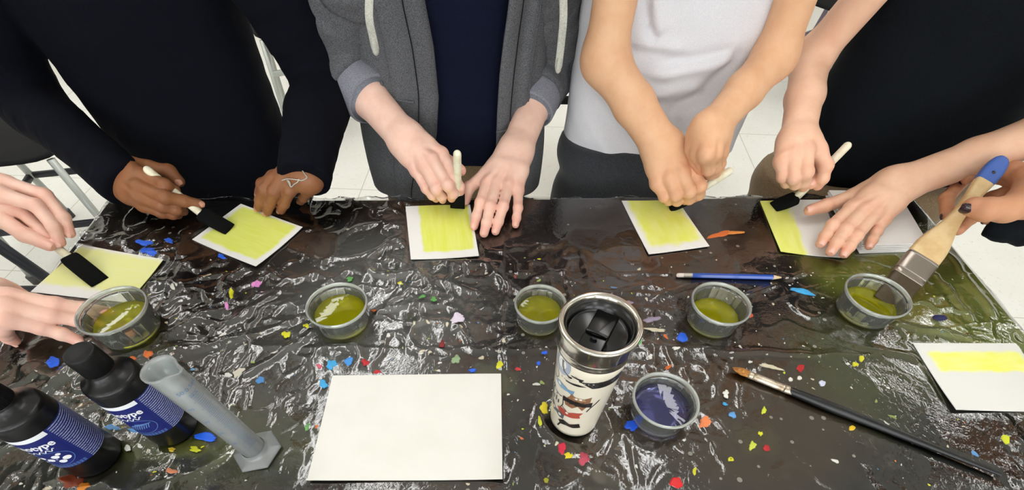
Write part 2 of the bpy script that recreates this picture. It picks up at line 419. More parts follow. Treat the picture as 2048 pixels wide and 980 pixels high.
# dried white specks
tc = nd(M_top, 'ShaderNodeTexCoord'); vo = nd(M_top, 'ShaderNodeTexVoronoi'); vo.inputs['Scale'].default_value = 62; vo.inputs['Randomness'].default_value = 1
lk(M_top, tc.outputs['Object'], vo.inputs['Vector'])
sp = nd(M_top, 'ShaderNodeSeparateColor'); lk(M_top, vo.outputs['Color'], sp.inputs[0])
m1 = nd(M_top, 'ShaderNodeMath', operation='MULTIPLY'); lk(M_top, sp.outputs[0], m1.inputs[0]); m1.inputs[1].default_value = .19
m2 = nd(M_top, 'ShaderNodeMath', operation='LESS_THAN'); lk(M_top, vo.outputs['Distance'], m2.inputs[0]); lk(M_top, m1.outputs[0], m2.inputs[1])
m3 = nd(M_top, 'ShaderNodeMath', operation='GREATER_THAN'); lk(M_top, sp.outputs[1], m3.inputs[0]); m3.inputs[1].default_value = .72
m4 = nd(M_top, 'ShaderNodeMath', operation='MULTIPLY'); lk(M_top, m2.outputs[0], m4.inputs[0]); lk(M_top, m3.outputs[0], m4.inputs[1])
c = over(M_top, c, srgb(205, 200, 188), m4.outputs[0], .9)
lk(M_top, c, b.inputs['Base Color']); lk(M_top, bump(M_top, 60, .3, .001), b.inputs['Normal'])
M_legs = mat('table_leg_metal', srgb(70, 70, 72), .4, .7)
table = thing('classroom_table', 'long dark paint-spattered classroom table standing under the clear film', 'table')
ys = lambda x: far_y(x)
NX = 30
xs = np.linspace(TXL, TXR, NX); V_ = []; F_ = []
for x in xs:
    for (y, z) in ((TYN, TZ-.028), (TYN, TZ-.002), (TYN+.002, TZ), (ys(x)-.002, TZ), (ys(x), TZ-.002), (ys(x), TZ-.028)): V_.append((x, y, z))
for i in range(NX-1):
    for j in range(6): F_.append((i*6+j, i*6+(j+1) % 6, (i+1)*6+(j+1) % 6, (i+1)*6+j))
F_.append(tuple(range(6))[::-1]); F_.append(tuple((NX-1)*6+j for j in range(6)))
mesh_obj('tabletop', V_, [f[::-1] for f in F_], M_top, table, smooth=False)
for (x, y) in ((TXL+.07, TYN+.06), (TXR-.07, TYN+.06), (TXL+.07, TYF-.07), (TXR-.07, TYF-.06)):
    v, f = box((x, y, (TZ-.03)/2+.004), (.034, .034, TZ-.036), bev=.005); lg = mesh_obj('leg', v, f, M_legs, table)
    v, f = box((x, y, .008), (.04, .04, .016), bev=.004); mesh_obj('foot_cap', v, f, M_base, lg)
ap = [box(((TXL+TXR)/2, TYN+.06, TZ-.055), (TXR-TXL-.18, .02, .05)), box(((TXL+TXR)/2, TYF-.065, TZ-.055), (TXR-TXL-.18, .02, .05)),
      box((TXL+.07, .37, TZ-.055), (.02, .54, .05)), box((TXR-.07, .37, TZ-.055), (.02, .54, .05))]
mesh_obj('apron', *join(ap), M_legs, table, smooth=False)

# ================================================================= CLEAR FILM
FLAT = []      # footprints where something presses the film flat: polygons (list of xy)
def poly_dist(x, y, P):
    "signed distance (positive outside) of points to a convex-ish polygon"
    P = np.asarray(P, float); d = np.full(x.shape, 1e9); ins = np.zeros(x.shape, bool); n = len(P)
    for i in range(n):
        a = P[i]; b_ = P[(i+1) % n]; e = b_-a; L = e@e+1e-12
        t = np.clip(((x-a[0])*e[0]+(y-a[1])*e[1])/L, 0, 1)
        d = np.minimum(d, np.hypot(x-a[0]-t*e[0], y-a[1]-t*e[1]))
        c_ = ((a[1] > y) != (b_[1] > y)) & (x < (b_[0]-a[0])*(y-a[1])/(b_[1]-a[1]+1e-15)+a[0]); ins ^= c_
    return np.where(ins, -d, d)
def circ_poly(c, r, n=20): return [(c[0]+r*math.cos(t), c[1]+r*math.sin(t)) for t in np.arange(n)/n*2*PI]
FILM0 = .0012
def seg_d(x, y, a, b_):
    a = np.array(a); b_ = np.array(b_); e = b_-a; t = np.clip(((x-a[0])*e[0]+(y-a[1])*e[1])/(e@e), 0, 1)
    return np.hypot(x-a[0]-t*e[0], y-a[1]-t*e[1]), t
FOLDS = []
for (p, q, wd, am) in (((1004, 398), (1004, 975), .004, .0016), ((0, 690), (2048, 715), .005, .0016), ((950, 548), (2048, 552), .004, .0012),
                    ((1075, 840), (1230, 975), .011, .006), ((960, 830), (1010, 960), .008, .004), ((560, 585), (420, 680), .008, .004), ((1250, 690), (1640, 716), .006, .003),
                    ((1620, 540), (1480, 600), .004, .0025), ((1890, 500), (1990, 640), .006, .004), ((1760, 640), (2010, 700), .006, .004), ((120, 975), (170, 900), .012, .007),
                    ((1860, 540), (1950, 650), .005, .003), ((1700, 690), (1900, 735), .005, .003), ((1430, 555), (1300, 600), .004, .002), ((1300, 830), (1370, 900), .003, .002),
                    ((420, 700), (600, 640), .005, .003), ((480, 760), (660, 650), .005, .003), ((430, 600), (520, 560), .006, .003), ((870, 560), (960, 590), .008, .004)):
    FOLDS.append((AXY(*p), AXY(*q), wd, am))
def film_h(x, y, flat=True):
    "height of the film over the table top"
    x = np.asarray(x, float); y = np.asarray(y, float)
    wx = x+.012*noise2(x*14, y*14, 3); wy = y+.012*noise2(x*14+9, y*14, 4)
    h = np.zeros(x.shape)
    r1 = 1-np.abs(noise2(wx*13, wy*15, 21))*2.2; r2 = 1-np.abs(noise2(wx*34+5, wy*30, 22))*2.2; r3 = 1-np.abs(noise2(wx*78, wy*84+3, 23))*2.2
    am = np.clip(.40-.26*np.clip((x-.02)/.25, 0, 1)+1.0*noise2(x*4.2, y*4.2, 31)+.80*np.exp(-((x+.20)/.25)**2-((y-.50)/.18)**2)+.4*np.exp(-((x+.55)/.25)**2)+.45*np.exp(-((x-.68)/.14)**2-((y-.55)/.14)**2), .10, 1.3)
    h += .0046*np.clip(r1, 0, 1)**2.4*am+.0028*np.clip(r2, 0, 1)**2.6*am+.0006*np.clip(r3, 0, 1)**2*am
    h += .0022*noise2(x*9, y*9, 40)
    for (a, b_, wd, a_) in FOLDS:
        d, t = seg_d(x+.004*noise2(x*30, y*30, 50), y+.004*noise2(x*30, y*30, 51), a, b_); h += a_*np.exp(-(d/wd)**2)*np.clip(8*t*(1-t)+.2, 0, 1)
    h = np.clip(h, 0, None)
    k = np.ones(x.shape)
    if flat:
        for P in FLAT:
            P = np.asarray(P); lo = P.min(0)-.02; hi = P.max(0)+.02
            m = (x > lo[0]) & (x < hi[0]) & (y > lo[1]) & (y < hi[1])
            if m.any(): d = poly_dist(x[m], y[m], P); k[m] = np.minimum(k[m], np.clip(d/.012, 0, 1))
    k = k*k*(3-2*k)
    return FILM0+h*k
def film_z(x, y): return TZ+float(film_h(np.array([[x]]), np.array([[y]]))[0, 0])
def build_film():
    st = .0024
    gx = np.arange(TXL-.012, TXR+.115, st); gy = np.arange(TYN-.02, .80, st)
    s = gy.copy()
    X, S = np.meshgrid(gx, s, indexing='ij')
    fy = far_y(X)
    # beyond the far edge the film hangs straight down
    over_ = np.clip(S-fy-.004, 0, None); Y = np.where(over_ > 0, fy+.004+.006*np.sin(X*60+2*noise2(X*12, S*3, 8)), S)
    H = film_h(X, np.minimum(Y, fy))
    Z = TZ+H-over_
    Z = np.where((over_ <= 0) & (S > fy), TZ+H-(S-fy)*.3, Z)
    Y = Y+np.where(over_ > 0, .006*noise2(X*20, over_*25, 9), 0)
    # past the right edge it stands off, slanting to the floor
    ox = np.clip(X-TXR, 0, None); Z = Z-np.where(ox > 0, .55*ox+2.2*ox**2, 0)+np.where(ox > 0, .004*noise2(X*30, S*12, 10), 0)
    ol = np.clip(TXL-X, 0, None); Z = Z-ol*1.2
    oy = np.clip(TYN-S, 0, None); Z = Z-oy*1.5
    nx, ny = X.shape
    V_ = np.stack([X.ravel(), Y.ravel(), Z.ravel()], 1)
    i, j = np.meshgrid(np.arange(nx-1), np.arange(ny-1), indexing='ij'); q = (i*ny+j).ravel()
    F_ = np.stack([q, q+ny, q+ny+1, q+1], 1)
    return V_, F_
M_film = bpy.data.materials.new('clear_plastic_film'); M_film.use_nodes = True
n_ = M_film.node_tree; n_.nodes.clear()
o_ = n_.nodes.new('ShaderNodeOutputMaterial'); mx = n_.nodes.new('ShaderNodeMixShader'); tr = n_.nodes.new('ShaderNodeBsdfTransparent'); gl = n_.nodes.new('ShaderNodeBsdfGlossy')
fr_ = n_.nodes.new('ShaderNodeFresnel'); fr_.inputs['IOR'].default_value = 1.5
mm = n_.nodes.new('ShaderNodeMath'); mm.operation = 'MULTIPLY_ADD'; mm.inputs[1].default_value = 2.0; mm.inputs[2].default_value = .015
gl.inputs['Roughness'].default_value = .045; tr.inputs['Color'].default_value = (.95, .955, .95, 1)
tcf = n_.nodes.new('ShaderNodeTexCoord'); nf = n_.nodes.new('ShaderNodeTexNoise'); nf.inputs['Scale'].default_value = 140; nf.inputs['Detail'].default_value = 3; nf.inputs['Distortion'].default_value = 1.5
bf = n_.nodes.new('ShaderNodeBump'); bf.inputs['Strength'].default_value = .15; bf.inputs['Distance'].default_value = .002
n_.links.new(tcf.outputs['Object'], nf.inputs['Vector']); n_.links.new(nf.outputs['Fac'], bf.inputs['Height'])
n_.links.new(bf.outputs['Normal'], gl.inputs['Normal']); n_.links.new(bf.outputs['Normal'], fr_.inputs['Normal'])
n_.links.new(fr_.outputs[0], mm.inputs[0]); n_.links.new(mm.outputs[0], mx.inputs[0]); n_.links.new(tr.outputs[0], mx.inputs[1]); n_.links.new(gl.outputs[0], mx.inputs[2]); n_.links.new(mx.outputs[0], o_.inputs[0])

# ================================================================= BACKGROUND FURNITURE
M_tube = mat('light_grey_steel', srgb(178, 182, 176), .35, .35); M_tubed = mat('dark_steel', srgb(42, 44, 50), .4, .3); M_tubep = mat('mauve_grey_steel', srgb(118, 108, 124), .35, .4)
M_seat = mat('black_seat_vinyl', srgb(14, 14, 16), .7, spec=.2); M_wood = mat('tan_laminate', srgb(205, 180, 135), .45)
lk(M_wood, noise_mix(M_wood, srgb(208, 184, 140), srgb(190, 163, 116), 30, .35, .7), bsdf(M_wood).inputs['Base Color'])
def seat_pad(c, sx, sy, th, rot=0., crown=.012, bow=0.):
    n = 18; V_ = []; F_ = []
    for t, zz in ((0, -th), (.5, -th), (1, -th*.6), (1, -.004), (.96, 0), (.6, crown*.6), (.25, crown), (0, crown)):
        for i in range(40):
            a = i/40*2*PI; ca, sa = math.cos(a), math.sin(a); p = 4.5
            r = (abs(ca)**p+abs(sa)**p)**(-1/p)
            V_.append((t*sx/2*r*ca, t*sy/2*r*sa, zz+bow*(t*r*ca)**2))
    for k in range(7):
        for i in range(40): F_.append((k*40+i, k*40+(i+1) % 40, (k+1)*40+(i+1) % 40, (k+1)*40+i))
    c_, s_ = math.cos(rot), math.sin(rot); V_ = np.array(V_) @ np.array([[c_, s_, 0], [-s_, c_, 0], [0, 0, 1]])
    return V_+np.array(c), F_
def chair(name, label, c, rot, seat_h, w, d, m_leg, m_rail, m_seat, leg_r=.012, back=True, rails=(.16, .3), group=None, back_h=.36, two=True):
    "steel framed school chair; local +y is the front"
    r = thing(name, label, 'chair', group)
    c_, s_ = math.cos(rot), math.sin(rot); R = np.array([[c_, s_, 0], [-s_, c_, 0], [0, 0, 1]])
    W = lambda *p: np.array(p) @ R+np.array([c[0], c[1], 0])
    v, f = seat_pad((0, 0, 0), w, d, .022); mesh_obj('seat', v @ R+np.array([c[0], c[1], seat_h]), f, m_seat, r)
    for sx in (-1, 1):
        for sy in (-1, 1):
            top = W(sx*(w/2-.03), sy*(d/2-.03), seat_h-.02); bot = W(sx*(w/2-.005), sy*(d/2+.02), .012)
            pts = [bot, top] if not (sy < 0 and back) else [bot, top, W(sx*(w/2-.03), -d/2-.005, seat_h+.12), W(sx*(w/2-.035), -d/2-.05, seat_h+back_h)]
            v, f = tube(pts, leg_r, 12, n=6, smooth_path=len(pts) > 2); lg = mesh_obj('leg', v, f, m_leg, r)
            v, f = tube([bot-V3(0, 0, .012), bot+V3(0, 0, .02)], leg_r*1.35, 12, smooth_path=False); mesh_obj('rubber_foot', v, f, M_base, lg)
    for h in rails:
        for (a, b_) in (((-1, -1), (1, -1)), ((-1, 1), (1, 1)), ((-1, -1), (-1, 1)), ((1, -1), (1, 1))):
            t = 1-h/seat_h; k = lambda s, q: W(s[0]*(w/2-.005-.025*(1-t)), s[1]*(d/2+.02-.05*(1-t)), q)
            v, f = box((k(a, h)+k(b_, h))/2, (np.linalg.norm(k(a, h)-k(b_, h)), .014, .022), R=[nrm(k(b_, h)-k(a, h)), np.cross((0, 0, 1), nrm(k(b_, h)-k(a, h))), (0, 0, 1)], bev=.003)
            mesh_obj('rail', v, f, m_rail, r)
    if back:
        n = 12; V_ = []; F_ = []
        for t, yy in ((1, 0), (1, .018)):
            for k in range(6):
                for i in range(n+1):
                    x = (i/n-.5)*(w-.02); z = seat_h+back_h-.14+k/5*.17; V_.append(W(x, -d/2-.03-.02*(z-seat_h)/.36+yy-.02*math.cos(x/w*PI), z))
        q = 6*(n+1)
        for s in (0, q):
            for k in range(5):
                for i in range(n): a = s+k*(n+1)+i; F_.append((a, a+1, a+n+2, a+n+1))
        ed = [i for i in range(n+1)]+[k*(n+1)+n for k in range(1, 6)]+[5*(n+1)+i for i in range(n-1, -1, -1)]+[k*(n+1) for k in range(4, 0, -1)]
        for i in range(len(ed)): a, b_ = ed[i], ed[(i+1) % len(ed)]; F_.append((a, b_, b_+q, a+q))
        mesh_obj('backrest', V_, F_, m_seat, r)
    set_origin(r, (c[0], c[1], 0)); return r

# ================================================================= THINGS ON THE TABLE
ZF = TZ+FILM0+.0003            # where flat things rest on the pressed film
def world_quad(px, h=0.0):
    q = [A(u, v, h) if len((u, v)) == 2 else None for (u, v) in px]; return q
def paint_mat(name, paper, col1, col2, rect, soft=.05, streak=(3, 40), amt=1., fade=None, sc=6):
    "white paper with a brushed wash inside rect=(u0, v0, u1, v1) of the sheet"
    m = mat(name, paper, .75, spec=.2); b = bsdf(m)
    tc = nd(m, 'ShaderNodeTexCoord'); n = nd(m, 'ShaderNodeTexNoise'); n.inputs['Scale'].default_value = sc; n.inputs['Detail'].default_value = 4; lk(m, tc.outputs['UV'], n.inputs['Vector'])
    sp = nd(m, 'ShaderNodeSeparateXYZ'); lk(m, tc.outputs['UV'], sp.inputs[0])
    def M(op, a, b_=None, c_=None):
        x = nd(m, 'ShaderNodeMath', operation=op)
        for i, q in enumerate((a, b_, c_)):
            if q is None: continue
            if isinstance(q, (int, float)): x.inputs[i].default_value = q
            else: lk(m, q, x.inputs[i])
        return x.outputs[0]
    wob = M('MULTIPLY_ADD', n.outputs['Fac'], soft*1.6, -soft*.8)
    U = M('ADD', sp.outputs[0], wob); Vv = M('ADD', sp.outputs[1], wob)
    def sm(s, e):
        r = nd(m, 'ShaderNodeMapRange', interpolation_type='SMOOTHSTEP'); r.inputs['From Min'].default_value = e[0]; r.inputs['From Max'].default_value = e[1]; lk(m, s, r.inputs['Value']); return r.outputs['Result']
    u0, v0, u1, v1 = rect
    k = M('MULTIPLY', sm(U, (u0-soft/2, u0+soft/2)), sm(U, (u1+soft/2, u1-soft/2)))
    k = M('MULTIPLY', k, M('MULTIPLY', sm(Vv, (v0-soft/2, v0+soft/2)), sm(Vv, (v1+soft/2, v1-soft/2))))
    mp = nd(m, 'ShaderNodeMapping'); mp.inputs['Scale'].default_value = (streak[0], streak[1], 1); lk(m, tc.outputs['UV'], mp.inputs['Vector'])
    n2 = nd(m, 'ShaderNodeTexNoise'); n2.inputs['Scale'].default_value = 1; n2.inputs['Detail'].default_value = 3; lk(m, mp.outputs['Vector'], n2.inputs['Vector'])
    st = M('MULTIPLY_ADD', sm(n2.outputs['Fac'], (.2, .8)), .6, .2)
    x = nd(m, 'ShaderNodeMix', data_type='RGBA'); lk(m, st, x.inputs['Factor']); x.inputs['A'].default_value = (*col1, 1); x.inputs['B'].default_value = (*col2, 1)
    if fade is not None:
        k = M('MULTIPLY', k, sm(U if fade[0] == 'u' else Vv, fade[1]))
    k = M('MULTIPLY', k, amt)
    y = nd(m, 'ShaderNodeMix', data_type='RGBA'); lk(m, k, y.inputs['Factor']); y.inputs['A'].default_value = (*paper, 1); lk(m, x.outputs['Result'], y.inputs['B'])
    lk(m, y.outputs['Result'], b.inputs['Base Color']); lk(m, bump(m, 500, .15, .0005), b.inputs['Normal'])
    return m
PAPER = srgb(240, 239, 235)
def sheet(name, label, q, m, th=.0007, z0=None, curl=(0, 0, 0, 0), group=None, wob=.0004, press=True, cat='paper'):
    "q: world corners TL, TR, BR, BL (xy used)"
    q = [np.array(p[:2]) for p in q]; n = 18; z0 = ZF if z0 is None else z0
    if press: FLAT.append(q)
    V_ = []; UV = []
    for lay in (0, 1):
        for j in range(n+1):
            for i in range(n+1):
                u, v = i/n, j/n
                p = (1-u)*(1-v)*q[0]+u*(1-v)*q[1]+u*v*q[2]+(1-u)*v*q[3]
                c = curl[0]*((1-u)*(1-v))**3+curl[1]*(u*(1-v))**3+curl[2]*(u*v)**3+curl[3]*((1-u)*v)**3
                w_ = wob*(1+math.sin(5*u+3*v+q[0][0]*40))
                V_.append((p[0], p[1], z0+c+w_+(th if lay else 0))); UV.append((u, 1-v))
    F_ = []; N = (n+1)**2
    for j in range(n):
        for i in range(n):
            a = j*(n+1)+i; F_.append((a, a+1, a+n+2, a+n+1)); F_.append((N+a, N+a+n+1, N+a+n+2, N+a+1))
    ed = [i for i in range(n+1)]+[k*(n+1)+n for k in range(1, n+1)]+[n*(n+1)+i for i in range(n-1, -1, -1)]+[k*(n+1) for k in range(n-1, 0, -1)]
    for i in range(len(ed)): a, b_ = ed[i], ed[(i+1) % len(ed)]; F_.append((b_, a, a+N, b_+N))
    UV = [(u, 1-v) for (u, v) in UV]
    o = mesh_obj(name, V_, F_, m, uv=UV, smooth=False); tag(o, label, cat, group); return o
Y1, Y2 = srgb(226, 232, 92), srgb(238, 241, 150)
GP = 'sheets being washed yellow'
def Q(*px): return [A(u, v, FILM0+.001) for u, v in px]
sheet('watercolour_sheet', 'pale yellow sheet at the left end, under the hand pinching a cream-handled brush', Q((165, 490), (328, 521), (255, 606), (62, 584)),
      paint_mat('wash_a', PAPER, srgb(236, 238, 150), srgb(240, 240, 178), (-.1, .04, 1.1, .82), .12, (4, 14)), group=GP, curl=(.001, .002, .001, 0))
sheet('watercolour_sheet', 'tilted sheet with a yellow wash in front of the person in the navy sweatshirt', Q((482, 408), (606, 456), (514, 537), (385, 480)),
      paint_mat('wash_b', PAPER, srgb(224, 231, 92), srgb(234, 238, 136), (.06, .03, .93, .90), .06, (3, 18)), group=GP, curl=(0, .002, .004, .001))
sheet('watercolour_sheet', 'sheet with a yellow wash in front of the person in the grey hoodie', Q((811, 413), (940, 409), (958, 514), (822, 520)),
      paint_mat('wash_c', PAPER, srgb(222, 230, 70), srgb(236, 240, 142), (.20, -.1, .96, .88), .05, (14, 2)), group=GP, curl=(0, 0, .002, .001))
sheet('watercolour_sheet', 'sheet with a soft yellow wash in front of the person in the white T-shirt', Q((1243, 402), (1354, 400), (1418, 494), (1297, 510)),
      paint_mat('wash_d', PAPER, srgb(232, 236, 80), srgb(240, 242, 158), (.09, -.1, .97, .88), .12, (6, 3)), group=GP, curl=(0, 0, .002, .002))
sheet('watercolour_sheet', 'sheet with one yellow strip down its edge, held by a spread hand', Q((1520, 402), (1646, 399), (1692, 518), (1560, 505)),
      paint_mat('wash_e', PAPER, srgb(226, 232, 100), srgb(238, 241, 150), (-.1, -.1, .42, 1.1), .10, (8, 2)), group=GP, curl=(0, 0, .002, .002))
q5 = Q((1826, 686), (2030, 688), (2120, 828), (1908, 822)); q5[2] = q5[1]+(q5[3]-q5[0])
sheet('watercolour_sheet', 'white sheet with a yellow band near its top at the right end of the table', q5,
      paint_mat('wash_f', srgb(226, 226, 220), srgb(238, 240, 96), srgb(241, 243, 160), (.09, .14, .97, .44), .07, (4, 9)), group=GP, curl=(0, .001, .001, .003))
M_paper = mat('white_paper', srgb(226, 224, 217), .8, spec=.2)
lk(M_paper, noise_mix(M_paper, srgb(227, 225, 218), srgb(222, 220, 212), 14, .4, .7), bsdf(M_paper).inputs['Base Color']); lk(M_paper, bump(M_paper, 600, .12, .0005), bsdf(M_paper).inputs['Normal'])
sheet('blank_sheet', 'large blank white sheet lying at the near edge of the table', Q((665, 751), (1002, 748), (1005, 960), (616, 963)), M_paper, curl=(0, 0, .003, .003), wob=.0006)
M_pile = mat('bright_white_paper', srgb(246, 245, 242), .8, spec=.2)
# pile of white sheets under the flat hand
ST = Q((1650, 394), (1786, 396), (1846, 500), (1716, 505))
FLAT.append([p[:2] for p in ST])
for k in range(5):
    off = [(.0015, -.002), (-.001, -.001), (.002, .0), (0, .001), (.001, .003)][k]; z = ZF+.0026*k
    q = [p+np.array([off[0], off[1], 0]) for p in ST]
    sheet('white_sheet', ['bottom sheet of the white pile', 'second sheet from the bottom of the white pile', 'middle sheet of the white pile', 'second sheet from the top of the white pile', 'top sheet of the white pile'][k]+' under the spread hand at the right', q, M_pile, th=.0017, z0=z, group='white sheets piled under the spread hand', wob=.0002, press=False)
# ---------------------------------------------------------------- foam brushes
M_dowel = mat('pale_wood_dowel', srgb(232, 226, 200), .5, spec=.3)
lk(M_dowel, noise_mix(M_dowel, srgb(235, 230, 206), srgb(214, 204, 170), 90, .45, .75), bsdf(M_dowel).inputs['Base Color'])
M_foam = mat('black_foam', srgb(17, 18, 18), .95, spec=.1)
vb = bump(M_foam, 900, .9, .001, 2); lk(M_foam, vb, bsdf(M_foam).inputs['Normal'])
def ribbon(path, w, t, wdir, bev=.25, n=5):
    "sweep a rounded rectangle; w, t lists of widths and thicknesses"
    P = catmull(np.c_[np.asarray(path, float), w, t], n); m = len(P); V_ = []; seg = 20
    for i in range(m):
        d = nrm(P[min(i+1, m-1), :3]-P[max(i-1, 0), :3]); a = nrm(wdir-np.dot(wdir, d)*d); b_ = np.cross(d, a)
        th = (np.arange(seg)+.5)/seg*2*PI; p = 6.
        r = (np.abs(np.cos(th))**p+np.abs(np.sin(th))**p)**(-1/p)
        V_.append(P[i, :3]+np.outer(r*np.cos(th)*P[i, 3]/2, a)+np.outer(r*np.sin(th)*P[i, 4]/2, b_))
    F_ = []
    for i in range(m-1):
        for j in range(seg): F_.append((i*seg+j, i*seg+(j+1) % seg, (i+1)*seg+(j+1) % seg, (i+1)*seg+j))
    F_.append(tuple(range(seg))[::-1]); F_.append(tuple((m-1)*seg+j for j in range(seg)))
    return np.concatenate(V_), F_
def foam_brush(label, tip, neck, end, wpix, fw=.030, ft=.013, hr=.0062):
    r = thing('foam_brush', label, 'brush', 'foam brushes held over the sheets')
    wd = nrm(wpix)
    ax = nrm(neck-tip)
    mid = tip*.45+neck*.55
    v, f = ribbon([tip, tip*.72+mid*.28, mid, neck-ax*.002, neck], [fw, fw, fw, fw*.97, fw*.85], [.003, .008, ft, ft, ft*.8], wd); mesh_obj('foam_head', v, f, M_foam, r, smooth=True)
    a2 = nrm(end-neck)
    v, f = tube([neck-a2*.012, neck+a2*.01, (neck+end)/2, end-a2*hr], [hr*.85, hr, hr, hr], 20, n=4, endround=True); mesh_obj('handle', v, f, M_dowel, r)
    set_origin(r, tip); return r
def wdirpx(p, q, h): return A(*p, h)-A(*q, h)
BR = [
 ('cream-handled foam brush lying low over the leftmost sheet', (200, 564, .004), (141, 517, .018), (-40, 368, .066), ((213, 553), (188, 575)), .026),
 ('foam brush gripped across the palm of the dark hand in the navy sleeve', (460, 459, .004), (403, 428, .022), (288, 334, .085), ((470, 452), (444, 464)), .024),
 ('foam brush held upright by the hand in the grey sleeve', (915, 416, .004), (915, 388, .034), (914.5, 302, .118), ((930, 410), (902, 410)), .025),
 ('foam brush with a slanting handle under the tanned fist beside the white T-shirt', (1338, 413, .004), (1372, 398, .022), (1466, 338, .075), ((1328, 408), (1344, 420)), .022),
 ('foam brush with bent head in the pale fist of the person in the black shirt', (1547, 414, .005), (1592, 396, .018), (1701, 285, .115), ((1545, 408), (1560, 425)), .024)]
for (lb, t, nck, e, wp, fw) in BR:
    foam_brush(lb, A(*t), A(*nck), A(*e), wdirpx(wp[0], wp[1], .01), fw)
# ---------------------------------------------------------------- cups
def clear_mat(name, tint, base=.05, k=2., rough=.04, ior=1.45, milky=0., milk=(1, 1, 1)):
    m = bpy.data.materials.new(name); m.use_nodes = True; n = m.node_tree; n.nodes.clear()
    o = n.nodes.new('ShaderNodeOutputMaterial'); t = n.nodes.new('ShaderNodeBsdfTransparent'); g = n.nodes.new('ShaderNodeBsdfGlossy'); x = n.nodes.new('ShaderNodeMixShader'); f = n.nodes.new('ShaderNodeFresnel')
    t.inputs[0].default_value = (*tint, 1); g.inputs['Roughness'].default_value = rough; f.inputs[0].default_value = ior
    a = n.nodes.new('ShaderNodeMath'); a.operation = 'MULTIPLY_ADD'; a.use_clamp = True; a.inputs[1].default_value = k; a.inputs[2].default_value = base
    n.links.new(f.outputs[0], a.inputs[0]); n.links.new(a.outputs[0], x.inputs[0]); src = t.outputs[0]
    if milky:
        d = n.nodes.new('ShaderNodeBsdfDiffuse'); d.inputs[0].default_value = (*milk, 1); tl = n.nodes.new('ShaderNodeBsdfTranslucent'); tl.inputs[0].default_value = (*milk, 1)
        ad = n.nodes.new('ShaderNodeMixShader'); ad.inputs[0].default_value = .5; n.links.new(d.outputs[0], ad.inputs[1]); n.links.new(tl.outputs[0], ad.inputs[2])
        y = n.nodes.new('ShaderNodeMixShader'); y.inputs[0].default_value = milky; n.links.new(src, y.inputs[1]); n.links.new(ad.outputs[0], y.inputs[2]); src = y.outputs[0]
    n.links.new(src, x.inputs[1]); n.links.new(g.outputs[0], x.inputs[2]); n.links.new(x.outputs[0], o.inputs[0]); return m
M_cup = clear_mat('clear_cup_plastic', (.97, .985, .96), .06, 1.8, .04, 1.45, .13, (.96, 1, .90))
M_rim = clear_mat('cup_rim_plastic', (.9, .94, .88), .10, 1.8, .06, 1.45, .42, (.95, 1, .94))
M_liqy = clear_mat('yellow_green_liquid', (.84, .82, .14), .02, 1.2, .02, 1.33, .34, srgb(226, 224, 40))
M_liqb = clear_mat('blue_liquid', (.62, .62, .84), .02, 1.3, .02, 1.33, .20, srgb(112, 114, 176))
def cup(label, base, R, Hh, liq, m_liq, flutes=20, cls='plastic_cup', rb=.88):
    r = thing(cls, label, 'cup', 'small clear cups of liquid')
    c = np.array([base[0], base[1], ZF]); FLAT.append(circ_poly(c, R*rb))
    t = .0013; Rb = R*rb
    out = [(Rb*.86, .0005), (Rb*.95, .0), (Rb, .002), (Rb+.0004, .004)]+[(Rb+(R-.002-Rb)*k/8, .004+(Hh-.010)*k/8) for k in range(1, 9)]
    inn = [(p[0]-t, p[1]) for p in out[:3:-1]]+[(Rb-t, .005), (Rb-.006, .0025), (Rb*.6, .0022), (.0, .0022)]
    prof = [(0., .0008)]+out+inn
    nf = len(out)
    def fl(i, th):
        z = prof[i][1]
        if z < .006 or z > Hh*.80: return 0*th
        return -.0009*np.abs(np.sin(th*flutes/2))**.6*min(1, (z-.006)/.004)
    v, f = lathe(prof, 160, c, fl); mesh_obj('cup_wall', v, f, M_cup, r)
    rp = [(R-.0024, Hh-.0050), (R-.0006, Hh-.005), (R+.0008, Hh-.004), (R+.0010, Hh-.0014), (R+.0004, Hh), (R-.0012, Hh), (R-.0022, Hh-.001), (R-.0026, Hh-.004)]
    v, f = lathe(rp, 96, c, closed=True); mesh_obj('rim', v, f, M_rim, r)
    Rl = Rb+(R-.002-Rb)*(liq/Hh)-t-.0006
    pr = [(0., .0026), (Rb*.6, .0026), (Rb-.006, .003), (Rb-t-.0008, .006), (Rl, liq), (Rl-.001, liq-.0004), (0., liq-.0006)]
    v, f = lathe(pr, 96, c, lambda i, th: (-.0008*np.abs(np.sin(th*flutes/2))**.6 if 3 <= i <= 5 else 0*th)); mesh_obj('liquid', v, f, m_liq, r)
    set_origin(r, c); return r
CUPS = [
 ('cup of yellow liquid beside the fingertips at the left end, next to the dark bottles', (266, 660), .0425, .042, .020, 'y'),
 ('cup of yellow-green liquid above the blank sheet, in front of the navy and grey sleeves', (688, 643), .0405, .036, .019, 'y'),
 ('cup of yellow-green liquid just behind the patterned steel tumbler', (1077, 641), .0350, .036, .020, 'y'),
 ('cup of thin yellow liquid in front of the blue pencil', (1421, 642), .0390, .038, .013, 'y'),
 ('cup of green liquid with the wide flat brush dipped in it', (1724, 622), .0420, .034, .014, 'y'),
 ('cup of dark blue liquid beside the patterned steel tumbler', (1314, 828), .0380, .036, .020, 'b')]
for (lb, px, R, Hh, lq, kd) in CUPS:
    p = A(px[0], px[1], FILM0); cup(lb, p, R, Hh, lq, M_liqy if kd == 'y' else M_liqb)
